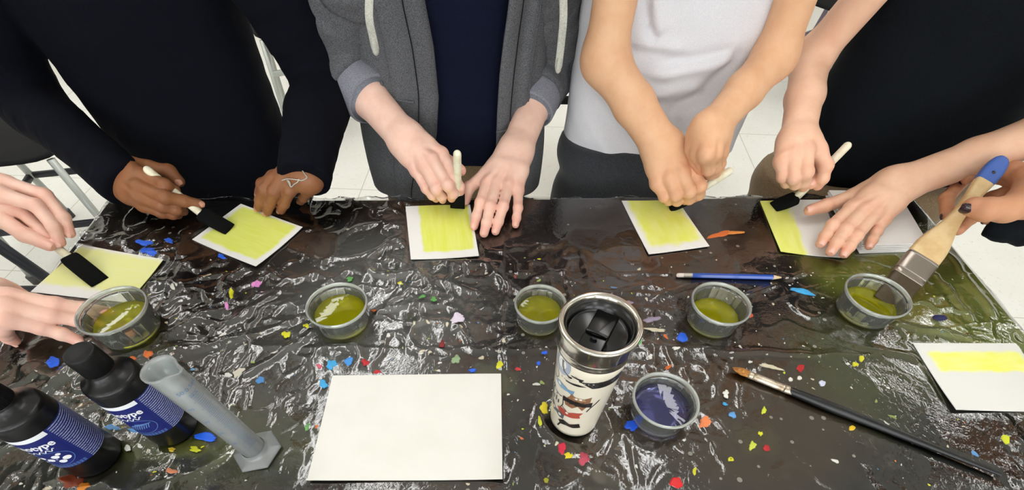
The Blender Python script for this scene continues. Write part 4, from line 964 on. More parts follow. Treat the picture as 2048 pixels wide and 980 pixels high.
# ================================================================= PEOPLE
HS = .774
HANDS = {
'H2b': dict(wr=(1032, 302, .072), th=[(1006, 318, .062), (973, 348, .046), (938, 376, .032), (931, 400, .016)],
 f=[[(974, 368, .044), (961, 406, .036), (953, 433, .021), (948, 452, .012)], [(993, 368, .046), (980, 414, .037), (973, 446, .020), (968, 466, .012)],
    [(1016, 372, .045), (1006, 413, .036), (997, 443, .020), (991, 462, .012)], [(1036, 381, .038), (1036, 416, .028), (1033, 436, .017), (1031, 449, .012)]]),
'H2a': dict(wr=(812, 280, .11), th=[(842, 282, .095), (880, 312, .075), (908, 330, .075), (922, 341, .075)],
 f=[[(883, 308, .10), (910, 356, .082), (919, 374, .06), (921, 383, .048)], [(864, 320, .10), (896, 371, .078), (906, 387, .056), (903, 396, .036)],
    [(847, 331, .09), (873, 379, .068), (883, 393, .046), (885, 399, .03)], [(831, 340, .077), (852, 377, .057), (864, 391, .042), (872, 398, .025)]]),
'H3a': dict(wr=(1327, 300, .12), th=[(1345, 312, .10), (1373, 345, .06), (1382, 375, .048), (1370, 392, .035)],
 f=[[(1383, 338, .1), (1400, 373, .08), (1398, 389, .055), (1388, 396, .035)], [(1361, 346, .1), (1379, 383, .078), (1379, 397, .052), (1370, 400, .03)],
    [(1338, 356, .09), (1352, 390, .068), (1355, 401, .044), (1350, 402, .025)], [(1314, 365, .077), (1329, 393, .058), (1338, 401, .036), (1338, 403, .02)]]),
'H3b': dict(wr=(1422, 258, .18), th=[(1398, 270, .165), (1389, 298, .145), (1393, 320, .125), (1402, 338, .11)],
 f=[[(1398, 306, .15), (1404, 333, .115), (1410, 342, .09), (1413, 338, .075)], [(1414, 307, .16), (1417, 338, .118), (1420, 348, .09), (1419, 342, .07)],
    [(1430, 306, .155), (1430, 335, .115), (1431, 345, .09), (1427, 338, .07)], [(1443, 304, .14), (1440, 328, .11), (1438, 338, .09), (1432, 333, .075)]]),
'H4a': dict(wr=(1594, 282, .135), th=[(1622, 302, .10), (1645, 338, .08), (1634, 356, .08), (1623, 366, .075)],
 f=[[(1637, 300, .13), (1652, 333, .11), (1645, 358, .088), (1636, 371, .07)], [(1611, 303, .135), (1612, 346, .115), (1609, 364, .09), (1607, 374, .07)],
    [(1585, 309, .13), (1588, 356, .104), (1591, 368, .082), (1597, 362, .062)], [(1563, 320, .12), (1566, 354, .098), (1573, 366, .08), (1582, 360, .062)]]),
'H4b': dict(wr=(1795, 370, .08), th=[(1765, 366, .068), (1705, 393, .046), (1650, 412, .036), (1620, 420, .032)],
 f=[[(1704, 415, .052), (1665, 450, .042), (1651, 471, .033), (1642, 487, .028)], [(1725, 421, .056), (1690, 460, .045), (1673, 486, .034), (1662, 503, .028)],
    [(1748, 429, .054), (1712, 473, .043), (1698, 494, .033), (1689, 507, .026)], [(1767, 440, .046), (1752, 465, .036), (1744, 481, .032), (1739, 492, .028)]]),
'H0b': dict(wr=(-75, 610, .085), th=[(-45, 595, .06), (0, 575, .045), (22, 582, .03), (42, 590, .02)],
 f=[[(18, 594, .085), (112, 609, .060), (168, 617, .040), (214, 624, .020)], [(12, 614, .085), (104, 631, .054), (155, 640, .034), (192, 647, .018)],
    [(8, 637, .078), (83, 655, .046), (124, 668, .028), (154, 680, .014)], [(0, 655, .06), (10, 668, .04), (18, 676, .025), (28, 682, .016)]]),
'H0a': dict(wr=(-75, 365, .125), th=[(-55, 402, .10), (2, 438, .08), (50, 470, .062), (97, 490, .046)],
 f=[[(12, 366, .115), (90, 390, .098), (127, 434, .068), (139, 466, .046)], [(0, 388, .115), (72, 411, .096), (108, 454, .066), (119, 484, .044)],
    [(-15, 405, .10), (45, 425, .08), (85, 462, .055), (108, 488, .04)], [(-25, 420, .085), (25, 440, .06), (60, 465, .045), (85, 482, .035)]]),
'H1a': dict(wr=(238, 354, .075), th=[(262, 338, .075), (300, 338, .075), (338, 343, .07), (357, 362, .055)],
 f=[[(288, 352, .088), (330, 370, .085), (347, 380, .066), (343, 384, .05)], [(280, 374, .08), (330, 394, .074), (368, 402, .055), (397, 408, .042)],
    [(280, 394, .066), (325, 412, .056), (352, 419, .042), (366, 422, .028)], [(286, 410, .05), (322, 425, .04), (345, 429, .03), (356, 430, .02)]]),
'H1b': dict(wr=(612, 346, .095), th=[(585, 354, .08), (549, 357, .066), (527, 370, .045), (520, 386, .02)],
 f=[[(548, 360, .082), (531, 380, .066), (521, 402, .034), (517, 415, .016)], [(568, 359, .088), (549, 383, .070), (539, 407, .036), (534, 423, .014)],
    [(591, 362, .086), (579, 382, .070), (568, 407, .036), (562, 420, .014)], [(615, 370, .074), (615, 383, .060), (607, 395, .034), (601, 403, .014)]]),
'H5': dict(hs=1., wr=(2098, 384, .105), th=[(2058, 402, .112), (2016, 418, .112), (1974, 419, .110), (1946, 413, .108)],
 f=[[(2026, 343, .102), (1990, 322, .097), (1955, 340, .088), (1935, 358, .084)], [(2030, 357, .092), (1940, 346, .066), (1894, 396, .062), (1894, 429, .064)],
    [(2036, 376, .082), (1985, 395, .055), (1940, 438, .052), (1917, 460, .054)], [(2044, 396, .078), (2010, 410, .055), (1985, 428, .055), (1975, 440, .057)]], thr=1.3),
}
def on_ray(u, v, W, L, far=True):
    r = nrm(ray(u, v)); C = V3(0, 0, TZ+HC); b_ = r @ (C-W); c_ = (C-W) @ (C-W)-L*L; D = b_*b_-c_
    if D < 0: return C-r*b_
    return C+r*(-b_+(math.sqrt(D) if far else -math.sqrt(D)))
def hand_arm(spec, elbow, shoulder=None, fs=1.0, pw=1.0, el_r=.033, sh_r=.040, wr_r=.0185, dors=None, arm_cut=None, nails=True, res=.0019, fore=.031):
    """one continuous surface: fingers, palm, wrist, forearm (and upper arm). Returns verts, faces, flush, nail list"""
    hs = spec.get('hs', HS); g_ = lambda q: A(q[0], q[1], q[2]*hs)
    wr = g_(spec['wr']); th = [g_(q) for q in spec['th']]; F = [[g_(q) for q in f] for f in spec['f']]
    elbow = np.asarray(elbow, float)
    end = elbow if arm_cut is None else wr+(elbow-wr)*arm_cut
    pts = [wr, end]+th+[p for f in F for p in f]+([np.asarray(shoulder, float)] if shoulder is not None else [])
    lo = np.min(pts, 0)-.055; hi = np.max(pts, 0)+.055
    fd = Field(lo, hi, res); palm = fd.new(); fing = fd.new()
    ac = F[0][0]-F[3][0]; fdv = nrm((F[1][0]+F[2][0])/2-wr); ac = nrm(ac-np.dot(ac, fdv)*fdv); nrm_p = np.cross(ac, fdv)
    toC = V3(0, 0, TZ+HC)-wr
    if dors is None: dors = nrm_p if np.dot(nrm_p, toC) > 0 else -nrm_p
    mr = [.0105, .0108, .0103, .0092]
    for i in range(4):
        w_ = wr+ac*(.0125-.0085*i)*pw
        mid = (w_+F[i][0])/2+dors*.001
        fd.cap(palm, w_, mid, .0150*pw, .0132*pw, .010); fd.cap(palm, mid, F[i][0]-dors*.001, .0132*pw, mr[i]*fs, .008)
    for i in range(3): fd.cap(palm, F[i][0]-dors*.003, F[i+1][0]-dors*.003, .0088*fs, .0085*fs, .006)
    tr_ = spec.get('thr', 1.)*fs
    fd.cap(palm, wr+ac*.010*pw, th[0], .0150*pw, .0150*tr_, .012); fd.cap(palm, th[0], th[1], .0150*tr_, .0118*tr_, .010)
    fd.cap(palm, th[1]*.75+th[0]*.25, (wr+F[0][0]*2)/3, .0070*fs, .0085*fs, .012); fd.cap(palm, (th[0]+th[1])/2, (wr+F[0][0])/2-dors*.004, .0100*fs, .0110*fs, .012)
    # wrist, forearm
    wa = ac if arm_cut is None else ac
    L = np.linalg.norm(elbow-wr); arm = fd.new(); ad = nrm(elbow-wr)
    for s in (-1, 1):
        p0 = wr+ac*s*.0085*pw; p1 = wr+ad*L*.52+ac*s*.006*pw; p2 = elbow
        q = 1 if arm_cut is None else arm_cut
        fd.cap(arm, p0, p1, wr_r*pw, fore*pw*.90, .012)
        fd.cap(arm, p1, p2, fore*pw*.90, el_r*pw, .012)
    if shoulder is not None:
        sh = np.asarray(shoulder, float); m_ = (elbow+sh)/2
        fd.cap(arm, elbow, m_, el_r*pw*1.03, sh_r*pw*.93, .02); fd.cap(arm, m_, sh, sh_r*pw*.95, sh_r*pw*1.1, .02)
    fl = []
    def digit(P, r, k=.0028):
        g = fd.new(); P = [np.asarray(p, float) for p in P]
        for a in range(len(P)-1): fd.cap(g, P[a], P[a+1], r[a], r[a+1], k)
        for a in range(1, len(P)-1): fd.ell(g, P[a]+dors*.0006, np.full(3, r[a]*1.05), .003)
        return g
    ratio = [1., 1.03, .98, .86]
    for i, f in enumerate(F):
        r = np.array([.0102, .0090, .0080, .0071])*ratio[i]*fs
        g = digit(f, r); fing = np.minimum(fing, g); fl += [(f[0], .012, .7), (f[1], .010, .8), (f[2], .008, .5), (f[3], .011, 1.)]
    g = digit([th[1], th[2], th[3]], np.array([.0112, .0102, .0086])*tr_); fing = np.minimum(fing, g); fl += [(th[2], .011, .7), (th[3], .012, 1.)]
    tot = smin(palm, arm, .020); tot = smin(tot, fing, .0065)
    # tendons over the back of the hand
    for i in range(4): fd.cap(tot, wr*.35+F[i][0]*.65+dors*(.0098*pw), F[i][0]+dors*(mr[i]*fs*.86), .0016, .0022, .006)
    Vt, Ft = fd.mesh(tot)
    flush = np.zeros(len(Vt))
    for (p, r, k) in fl: flush = np.maximum(flush, .55*k*np.exp(-(((Vt-p)**2).sum(1))/(r*r*1.5)))
    nl = []
    for f, r, tt in [(f, .0068*ratio[i]*fs, 0) for i, f in enumerate(F)]+[([th[0], th[1], th[2], th[3]], .0083*tr_, 1)]:
        d = nrm(f[3]-f[2]); side = nrm(np.cross(f[3]-f[2], f[2]-f[1])) if np.linalg.norm(np.cross(f[3]-f[2], f[2]-f[1])) > 1e-5 else ac
        up = dors if not tt else nrm(dors*.7+toC/np.linalg.norm(toC)*.5); up = nrm(up-np.dot(up, d)*d); nl.append((f[3], d, up, r))
    return Vt, Ft, flush, nl
def nail(parent, spec, m, k=.82):
    p, d, up, r = spec; s = np.cross(d, up); n = 10; V_ = []; F_ = []
    for j in range(n+1):
        t = j/n*2-1
        for i in range(n+1):
            q = i/n*2-1; w_ = .80*r*k*(1-.25*max(0, -t)**2)*math.sqrt(max(.02, 1-max(0, abs(t)-.45)**2*2.2)); a = q*.95
            V_.append(p+d*(r*.30+t*r*.95*k)+s*(w_*math.sin(a)/math.sin(.95))+up*(r*(1.055)*math.cos(a*.88)-.10*r*max(0, t)**2-.02*r))
    for j in range(n):
        for i in range(n): a = j*(n+1)+i; F_.append((a, a+1, a+n+2, a+n+1))
    return mesh_obj('fingernail', V_, F_, m, parent)
def super_torso(fd, xL, xR, Yc, b, z0, z1, p=2.5, taper=None, lean=0., hem=None):
    "closed upright body form between heights z0, z1"
    X = fd.ax[0][:, None, None]; Y = fd.ax[1][None, :, None]; Z = fd.ax[2][None, None, :]
    cx = (xL+xR)/2; a = (xR-xL)/2; t = np.clip((Z-z0)/(z1-z0), 0, 1)
    wa = np.interp(t, *taper) if taper is not None else 1+0*t
    top = np.sqrt(np.clip(1-np.clip((t-.78)/.22, 0, 1)**2.4, .0, 1))*.62+.38*np.clip((1-t)/.10, 0, 1)**.5
    aa = a*wa*np.maximum(top, .02); bb = b*(1-.25*np.clip((t-.8)/.2, 0, 1)); yc = Yc+lean*(Z-z0)
    q = (np.abs((X-cx)/aa)**p+np.abs((Y-yc)/bb)**p)**(1/p)
    d = (q-1)*np.minimum(aa, bb)
    if hem is None: hem = z0
    hz = hem(X-cx, Y-yc) if callable(hem) else hem
    return np.maximum(np.maximum(d, hz-Z), Z-z1).astype(np.float32)
def wrinkle(V_, N_, f): return V_+N_*f[:, None]
def vnormals(V_, F_):
    n = np.zeros_like(V_); F_ = np.asarray(F_); a = np.cross(V_[F_[:, 1]]-V_[F_[:, 0]], V_[F_[:, 2]]-V_[F_[:, 0]])
    for k in range(F_.shape[1]): np.add.at(n, F_[:, k], a)
    return n/(np.linalg.norm(n, axis=1)[:, None]+1e-12)
def garment(name, parent, m, tor, sleeves=(), res=.005, amp=.004, folds=(), extra=None, k=.03, seed=1, kind=None, aniso=(9, 9, 16), ring=.9):
    "tor: dict for super_torso; sleeves: list of (points, radii)"
    lo = [tor['xL']-.05, tor['Yc']-tor['b']-.12, tor['z0']-.03]; hi = [tor['xR']+.05, tor['Yc']+tor['b']+.1+abs(tor.get('lean', 0))*(tor['z1']-tor['z0']), tor['z1']+.04]
    for (P, r) in sleeves:
        P = np.array(P); lo = np.minimum(lo, P.min(0)-max(r)-.02); hi = np.maximum(hi, P.max(0)+max(r)+.02)
    fd = Field(lo, hi, res); g = super_torso(fd, **tor)
    for (P, r) in sleeves:
        s = fd.new(); P = catmull(np.c_[np.array(P, float), r], 5)
        for i in range(len(P)-1): fd.cap(s, P[i, :3], P[i+1, :3], P[i, 3], P[i+1, 3], .01)
        # open, flat end at the cuff
        d = nrm(P[-1, :3]-P[-3, :3]); X = fd.ax[0][:, None, None]; Y = fd.ax[1][None, :, None]; Z = fd.ax[2][None, None, :]
        near = (X-P[-1, 0])**2+(Y-P[-1, 1])**2+(Z-P[-1, 2])**2 < (P[-1, 3]*2.2)**2
        pl = (X-P[-1, 0])*d[0]+(Y-P[-1, 1])*d[1]+(Z-P[-1, 2])*d[2]
        s = np.where(near, np.maximum(s, pl), s).astype(np.float32)
        g = smin(g, s, k)
    Vt, Ft = fd.mesh(g); N_ = vnormals(Vt, Ft)
    f = amp*noise3(Vt*np.array(aniso)+seed*3.7, seed)+amp*.5*noise3(Vt*np.array(aniso)*2.3+seed, seed+5)
    for (P, r) in sleeves:     # ring folds about the bend and towards the cuff
        P = catmull(np.array(P, float), 6); L = np.r_[0, np.cumsum(np.linalg.norm(np.diff(P, axis=0), axis=1))]
        dd = np.linalg.norm(Vt[:, None, :]-P[None], axis=2); j = dd.argmin(1); near = dd.min(1) < max(r)*1.35; s = L[j]/L[-1]
        ph = noise3(Vt*8, seed+9)*2.4
        w_ = np.exp(-((s-.5)/.22)**2)+.7*np.exp(-((s-.92)/.10)**2)
        f = f+np.where(near, amp*ring*w_*np.sin(s*L[-1]*130+ph*3.4)*(.5+noise3(Vt*17, seed+19)), 0)
    for (A_, B_, wd, am) in folds:
        e = B_-A_; t = np.clip(((Vt-A_) @ e)/(e @ e), 0, 1); q = Vt-A_-t[:, None]*e; d = np.sqrt(q[:, 0]**2+q[:, 2]**2+(.25*q[:, 1])**2)
        fr = np.clip(-N_[:, 1]*2, 0, 1); f = f+am*np.exp(-(d/wd)**2)*fr*np.clip(6*t*(1-t)+.25, 0, 1)
    Vt = wrinkle(Vt, N_, f)
    if extra is not None: Vt = extra(Vt, N_)
    o = mesh_obj(name, Vt, Ft, m, parent)
    return o
M_sk = {'pale': skin_mat('fair_skin', srgb(238, 200, 182), srgb(226, 138, 122)), 'tan': skin_mat('light_tan_skin', srgb(228, 182, 144), srgb(214, 134, 104)),
        'warm': skin_mat('pinkish_fair_skin', srgb(232, 190, 162), srgb(222, 140, 118)), 'dark': skin_mat('brown_skin', srgb(150, 100, 66), srgb(118, 72, 50), sss=.06), 'deep': skin_mat('medium_brown_skin', srgb(206, 152, 116), srgb(178, 112, 88), sss=.08)}
M_nail = mat('natural_nail', srgb(234, 184, 166), .25, spec=.5); M_naild = mat('nail_on_brown_hand', srgb(196, 140, 116), .25, spec=.5); M_nailp = mat('dark_nail_polish', srgb(44, 20, 26), .15, spec=.6)
M_navy = cloth_mat('navy_fleece', srgb(7, 10, 22), srgb(2, 3, 9), 900, sheen=.0, wr=(14, .5))
M_hood = cloth_mat('charcoal_heather_fleece', srgb(106, 107, 110), srgb(66, 67, 71), 1000, strength=.5, sheen=.0, wr=(13, .9)); M_rib = cloth_mat('grey_ribbed_cuff', srgb(140, 141, 150), srgb(112, 113, 122), 900, sheen=.0)
M_navyt = cloth_mat('navy_jersey', srgb(13, 19, 42), srgb(7, 10, 26), 900, sheen=.0); M_white = cloth_mat('white_jersey', srgb(222, 222, 226), srgb(212, 212, 218), 900, strength=.25, sheen=.0)
M_blackt = cloth_mat('black_jersey', srgb(13, 18, 24), srgb(5, 8, 12), 700, sheen=.0); M_jean = cloth_mat('dark_grey_denim', srgb(60, 62, 66), srgb(40, 42, 46), 800); M_khaki = cloth_mat('khaki_twill', srgb(140, 118, 90), srgb(116, 96, 70), 600)
M_dtr = cloth_mat('black_trouser_cloth', srgb(20, 21, 26), srgb(12, 13, 17), 700); M_cord = cloth_mat('pale_cotton_cord', srgb(196, 196, 186), srgb(160, 160, 150), 1200); M_shoe = mat('dark_shoe_rubber', srgb(30, 30, 32), .6)
M_hair = mat('dark_hair', srgb(34, 24, 18), .5); M_hairb = mat('brown_hair', srgb(84, 58, 36), .5); M_eye = mat('eye_white', srgb(225, 222, 216), .2); M_iris = mat('eye_iris', srgb(40, 26, 18), .2)
for hm in (M_hair, M_hairb): lk(hm, bump(hm, 220, .6, .002), bsdf(hm).inputs['Normal'])
def neck_head(cx, cy, zs, face, tilt=.55, res=.0045):
    "chest stump, neck and head; face: unit xy direction"
    f = nrm(V3(face[0], face[1], 0)); s = np.cross(f, (0, 0, 1)); t = tilt
    up = nrm(V3(0, 0, 1)*math.cos(t)+f*math.sin(t)); fo = nrm(f*math.cos(t)-V3(0, 0, 1)*math.sin(t))
    base = V3(cx, cy, zs-.02); nk = base+V3(0, 0, .075)+f*.025; hc = nk+up*.095+fo*.018
    fd = Field(np.minimum(base, hc)-.16, np.maximum(base, hc)+.17, res); g = fd.new(); ax = [s, fo, up]
    fd.cap(g, base, nk, .052, .050, .01); fd.cap(g, base-s*.085-f*.012+V3(0, 0, -.075), base+s*.085-f*.012+V3(0, 0, -.075), .036, .036, .03)
    fd.cap(g, nk, hc-up*.03, .048, .05, .02); fd.ell(g, hc+up*.022-fo*.012, (.072, .088, .082), .02, ax); fd.ell(g, hc-up*.030+fo*.022, (.056, .060, .068), .03, ax)
    fd.cap(g, hc+fo*.078+up*.012, hc+fo*.092-up*.020, .007, .0105, .010); fd.cap(g, hc+fo*.084-up*.046-s*.014, hc+fo*.084-up*.046+s*.014, .0055, .0055, .004); fd.ell(g, hc+fo*.074-up*.083, (.020, .016, .014), .015, ax)
    for q in (-1, 1):
        fd.cap(g, hc+s*q*.030+fo*.070+up*.030-s*q*.012, hc+s*q*.045+fo*.062+up*.031, .007, .006, .010)
        fd.ell(g, hc+s*q*.072-fo*.004, (.010, .018, .030), .006, ax)
    v, F_ = fd.mesh(g)
    fh = Field(hc-.15, hc+.15, .005); g2 = fh.new(); fh.ell(g2, hc+up*.034-fo*.022, (.080, .092, .084), .01, ax)
    X = fh.ax[0][:, None, None]-hc[0]; Y = fh.ax[1][None, :, None]-hc[1]; Z = fh.ax[2][None, None, :]-hc[2]
    g2 = np.maximum(g2, (X*fo[0]+Y*fo[1]+Z*fo[2])*.8-(X*up[0]+Y*up[1]+Z*up[2])*.75-.012).astype(np.float32)
    hv, hf = fh.mesh(g2)
    ey = [(hc+s*q*.031+fo*.066+up*.012) for q in (-1, 1)]
    return (v, F_), (hv, hf), ey, fo
def uvsph(c, r, n=12):
    V_ = [];
    for j in range(n+1):
        for i in range(2*n): a = i/n*PI; b_ = j/n*PI; V_.append((c[0]+r*math.sin(b_)*math.cos(a), c[1]+r*math.sin(b_)*math.sin(a), c[2]+r*math.cos(b_)))
    return V_, [(j*2*n+i, j*2*n+(i+1) % (2*n), (j+1)*2*n+(i+1) % (2*n), (j+1)*2*n+i) for j in range(n) for i in range(2*n)]
def trousers(parent, m, cx, cy, w, zt, face=(0, -1), b=.075, spread=.0, legf=1.0):
    f = nrm(V3(face[0], face[1], 0)); s = np.cross(f, (0, 0, 1))
    fd = Field(V3(cx, cy, 0)-.32+V3(0, 0, .32), V3(cx, cy, zt)+V3(.32, .32, .05), .008); g = fd.new()
    c = V3(cx, cy, 0)
    fd.cap(g, c+s*(w*.5-b*.85)+V3(0, 0, zt-.03), c-s*(w*.5-b*.85)+V3(0, 0, zt-.03), b, b, .03)
    fd.cap(g, c+s*(w*.5-b*.95)+V3(0, 0, zt-.13), c-s*(w*.5-b*.95)+V3(0, 0, zt-.13), b*1.05, b*1.05, .03)
    for q in (-1, 1):
        h = c+s*q*w*.24+V3(0, 0, zt-.14); kn = c+s*q*(w*.26+spread)+f*.01+V3(0, 0, .42); an = c+s*q*(w*.27+spread)+V3(0, 0, .07)
        fd.cap(g, h, kn, .078*legf, .058*legf, .03); fd.cap(g, kn, an, .056*legf, .046*legf, .02)
    Z = fd.ax[2][None, None, :]; g = np.maximum(g, np.maximum(Z-zt, .05-Z)+0*g).astype(np.float32)
    Vt, Ft = fd.mesh(g); N_ = vnormals(Vt, Ft); Vt = Vt+N_*(.004*noise3(Vt*np.array([10, 10, 22]), 3))[:, None]
    o = mesh_obj('trousers', Vt, Ft, m, parent)
    for q in (-1, 1):
        an = c+s*q*(w*.27+spread)
        fs_ = Field(an-.2+V3(0, 0, .2), an+V3(.2, .2, .12), .006); g = fs_.new(); fs_.cap(g, an+V3(0, 0, .034)-f*.02, an+V3(0, 0, .028)+f*.12, .036, .030, .01); fs_.cap(g, an+V3(0, 0, .04), an+V3(0, 0, .085), .036, .038, .02)
        Z = fs_.ax[2][None, None, :]; g = np.maximum(g, .002-Z+0*g).astype(np.float32); v, F_ = fs_.mesh(g); mesh_obj('shoe', v, F_, M_shoe, parent)
def person(label, skin, arms, chest, face, hairm, nails='natural', base=None):
    """arms: list of hand_arm results; the body is one mesh; returns it (top level, at its place)"""
    (hb, hh, ey, fo) = neck_head(*chest, face)
    parts = [(a[0], a[1]) for a in arms]+[hb]; v, f = join(parts)
    fl = np.concatenate([a[2] for a in arms]+[np.zeros(len(hb[0]))])
    o = mesh_obj('person', v, f, M_sk[skin], attr={'flush': fl}); tag(o, label, 'person')
    mesh_obj('hair', *hh, hairm, o)
    for e in ey:
        q = mesh_obj('eye', *uvsph(e, .0115), M_eye, o); mesh_obj('iris', *uvsph(e+fo*.0065, .0064), M_iris, q)
    nm = {'natural': M_nail, 'brown': M_naild, 'polish': M_nailp}[nails]
    for a in arms:
        for n_ in a[3]: nail(o, n_, nm)
    return o
GT = TZ
taper = ([0, .25, .5, .8, 1], [1.0, .97, .99, 1.05, 1.0])
YT = .845
# ---- the person in the navy sweatshirt
W = A(*HANDS['H1a']['wr'][:2], HANDS['H1a']['wr'][2]*HS); E1 = on_ray(40, 178, W, .235)
W2 = A(*HANDS['H1b']['wr'][:2], HANDS['H1b']['wr'][2]*HS); E2 = on_ray(640, 150, W2, .195)
a1 = hand_arm(HANDS['H1a'], E1, (-.69, YT-.01, GT+.43), fs=1.08, pw=1.08, el_r=.027, sh_r=.026); a2 = hand_arm(HANDS['H1b'], E2, (-.45, YT-.01, GT+.43), fs=1.05, pw=1.02, el_r=.027, sh_r=.026)
P1 = person('person in a dark navy sweatshirt, one brown hand gripping a foam brush', 'dark', [a1, a2], (-.57, YT-.02, GT+.50), (0, -1), M_hair, 'brown')
c1 = W+(E1-W)*-.10; c2 = W2+(E2-W2)*-.07
garment('sweatshirt', P1, M_navy, dict(xL=-.748, xR=-.418, Yc=YT+.03, b=.092, z0=GT-.12, z1=GT+.50, taper=taper),
        [([(-.70, YT, GT+.42), (E1+V3(-.69, YT, GT+.43))/2+V3(-.022, 0, 0), E1, (E1+c1)/2, c1], [.068, .062, .050, .039, .035]),
         ([(-.44, YT, GT+.42), (E2+V3(-.42, YT, GT+.42))/2+V3(.01, 0, 0), E2, (E2+c2)/2, c2], [.064, .058, .049, .043, .038])], amp=.0035, seed=2, ring=.5, k=.012)
trousers(P1, M_dtr, -.585, YT+.01, .33, GT-.05)
st = [A(602, 338, .075), A(610, 347, .073), A(614, 357, .070), A(604, 361, .070), A(597, 361, .069), A(588, 359, .068), A(575, 358, .066), A(566, 360, .062)]
def surf(p, arm, up=.0009):
    v = arm[0]; C = V3(0, 0, TZ+HC); r = nrm(p-C); q = v-C; t = q @ r; d = np.linalg.norm(q-t[:, None]*r, axis=1); m = d < .0030
    if not m.any(): return p
    return C+r*(t[m].min()-up)
def on_hand(px, arm): return [surf(A(u, v, .05), arm) for u, v in px]
pth = on_hand([(602, 338), (606, 343), (610, 349), (614, 355), (609, 359), (603, 361), (598, 360), (590, 359), (581, 358), (573, 358), (563, 361)], a2); v1 = tube(pth, .00075, 8, n=4)
pth = on_hand([(598, 360), (594, 365), (588, 369), (582, 374), (578, 367), (574, 360)], a2); v2 = tube(pth, .0008, 8, n=4)
sb = mesh_obj('elastic_thread_ring', *join([v1, v2, tube(on_hand([(576, 360), (580, 366), (581, 372)], a2), .0008, 8, n=4), uvsph(pth[0], .0016, 6)]), M_cord, P1); sb['label'] = 'pale elastic thread looped over the knuckles'
# ---- the person in the grey hoodie
W = A(*HANDS['H2a']['wr'][:2], HANDS['H2a']['wr'][2]*HS); E1 = on_ray(676, 122, W, .195)
W2 = A(*HANDS['H2b']['wr'][:2], HANDS['H2b']['wr'][2]*HS); E2 = on_ray(1100, 125, W2, .19)
a1 = hand_arm(HANDS['H2a'], E1, (-.22, YT-.01, GT+.43), fore=.027, el_r=.028, sh_r=.026); a2 = hand_arm(HANDS['H2b'], E2, (.0, YT-.01, GT+.43), fore=.026, el_r=.028, sh_r=.026)
P2 = person('person in an open charcoal hoodie over a navy shirt, bracing a spread hand', 'pale', [a1, a2], (-.11, YT-.02, GT+.50), (0, -1), M_hairb)
garment('navy_shirt', P2, M_navyt, dict(xL=-.232, xR=.035, Yc=YT+.045, b=.078, z0=GT-.002, z1=GT+.49, taper=taper), amp=.004, seed=5,
        folds=[(AY(880, 230, .77), AY(960, 200, .77), .012, .006), (AY(890, 150, .77), AY(950, 120, .77), .010, .004), (AY(900, 260, .77), AY(960, 250, .77), .010, .005), (AY(930, 60, .77), AY(940, 200, .77), .014, .004)])
cf = lambda P, t: P
c1 = W+(E1-W)*.50; c2 = W2+(E2-W2)*.45
hL, hR = -.270, .078
garment('hoodie_sleeve', P2, M_hood, dict(xL=-.235, xR=-.20, Yc=YT+.02, b=.03, z0=GT+.32, z1=GT+.47),
        [([(-.205, YT, GT+.41), (E1+V3(-.205, YT, GT+.41))/2+V3(.024, -.01, 0), E1, E1*.45+c1*.55, c1+(E1-c1)*.34], [.056, .054, .052, .047, .041])], amp=.0075, seed=7, res=.0045)
garment('hoodie_sleeve', P2, M_hood, dict(xL=.02, xR=.04, Yc=YT+.02, b=.03, z0=GT+.32, z1=GT+.47),
        [([(.02, YT, GT+.41), (E2+V3(.03, YT, GT+.41))/2+V3(.002, -.01, 0), E2, E2*.45+c2*.55, c2+(E2-c2)*.34], [.055, .053, .048, .043, .038])], amp=.0075, seed=8, res=.0045)
for (c_, E_, r0) in ((c1, E1, .0425), (c2, E2, .0385)):
    ad = nrm(c_-E_); L_ = .050
    v, f = tube([c_-ad*L_, c_-ad*L_*.6, c_-ad*.004, c_, c_+ad*.001, c_-ad*.004], [r0*1.04, r0*1.08, r0*1.03, r0*.98, r0*.92, r0*.88], 96, n=4, caps=False, disp=lambda s, th, p: .0005*np.sin(th*48)); mesh_obj('ribbed_cuff', v, f, M_rib, P2)
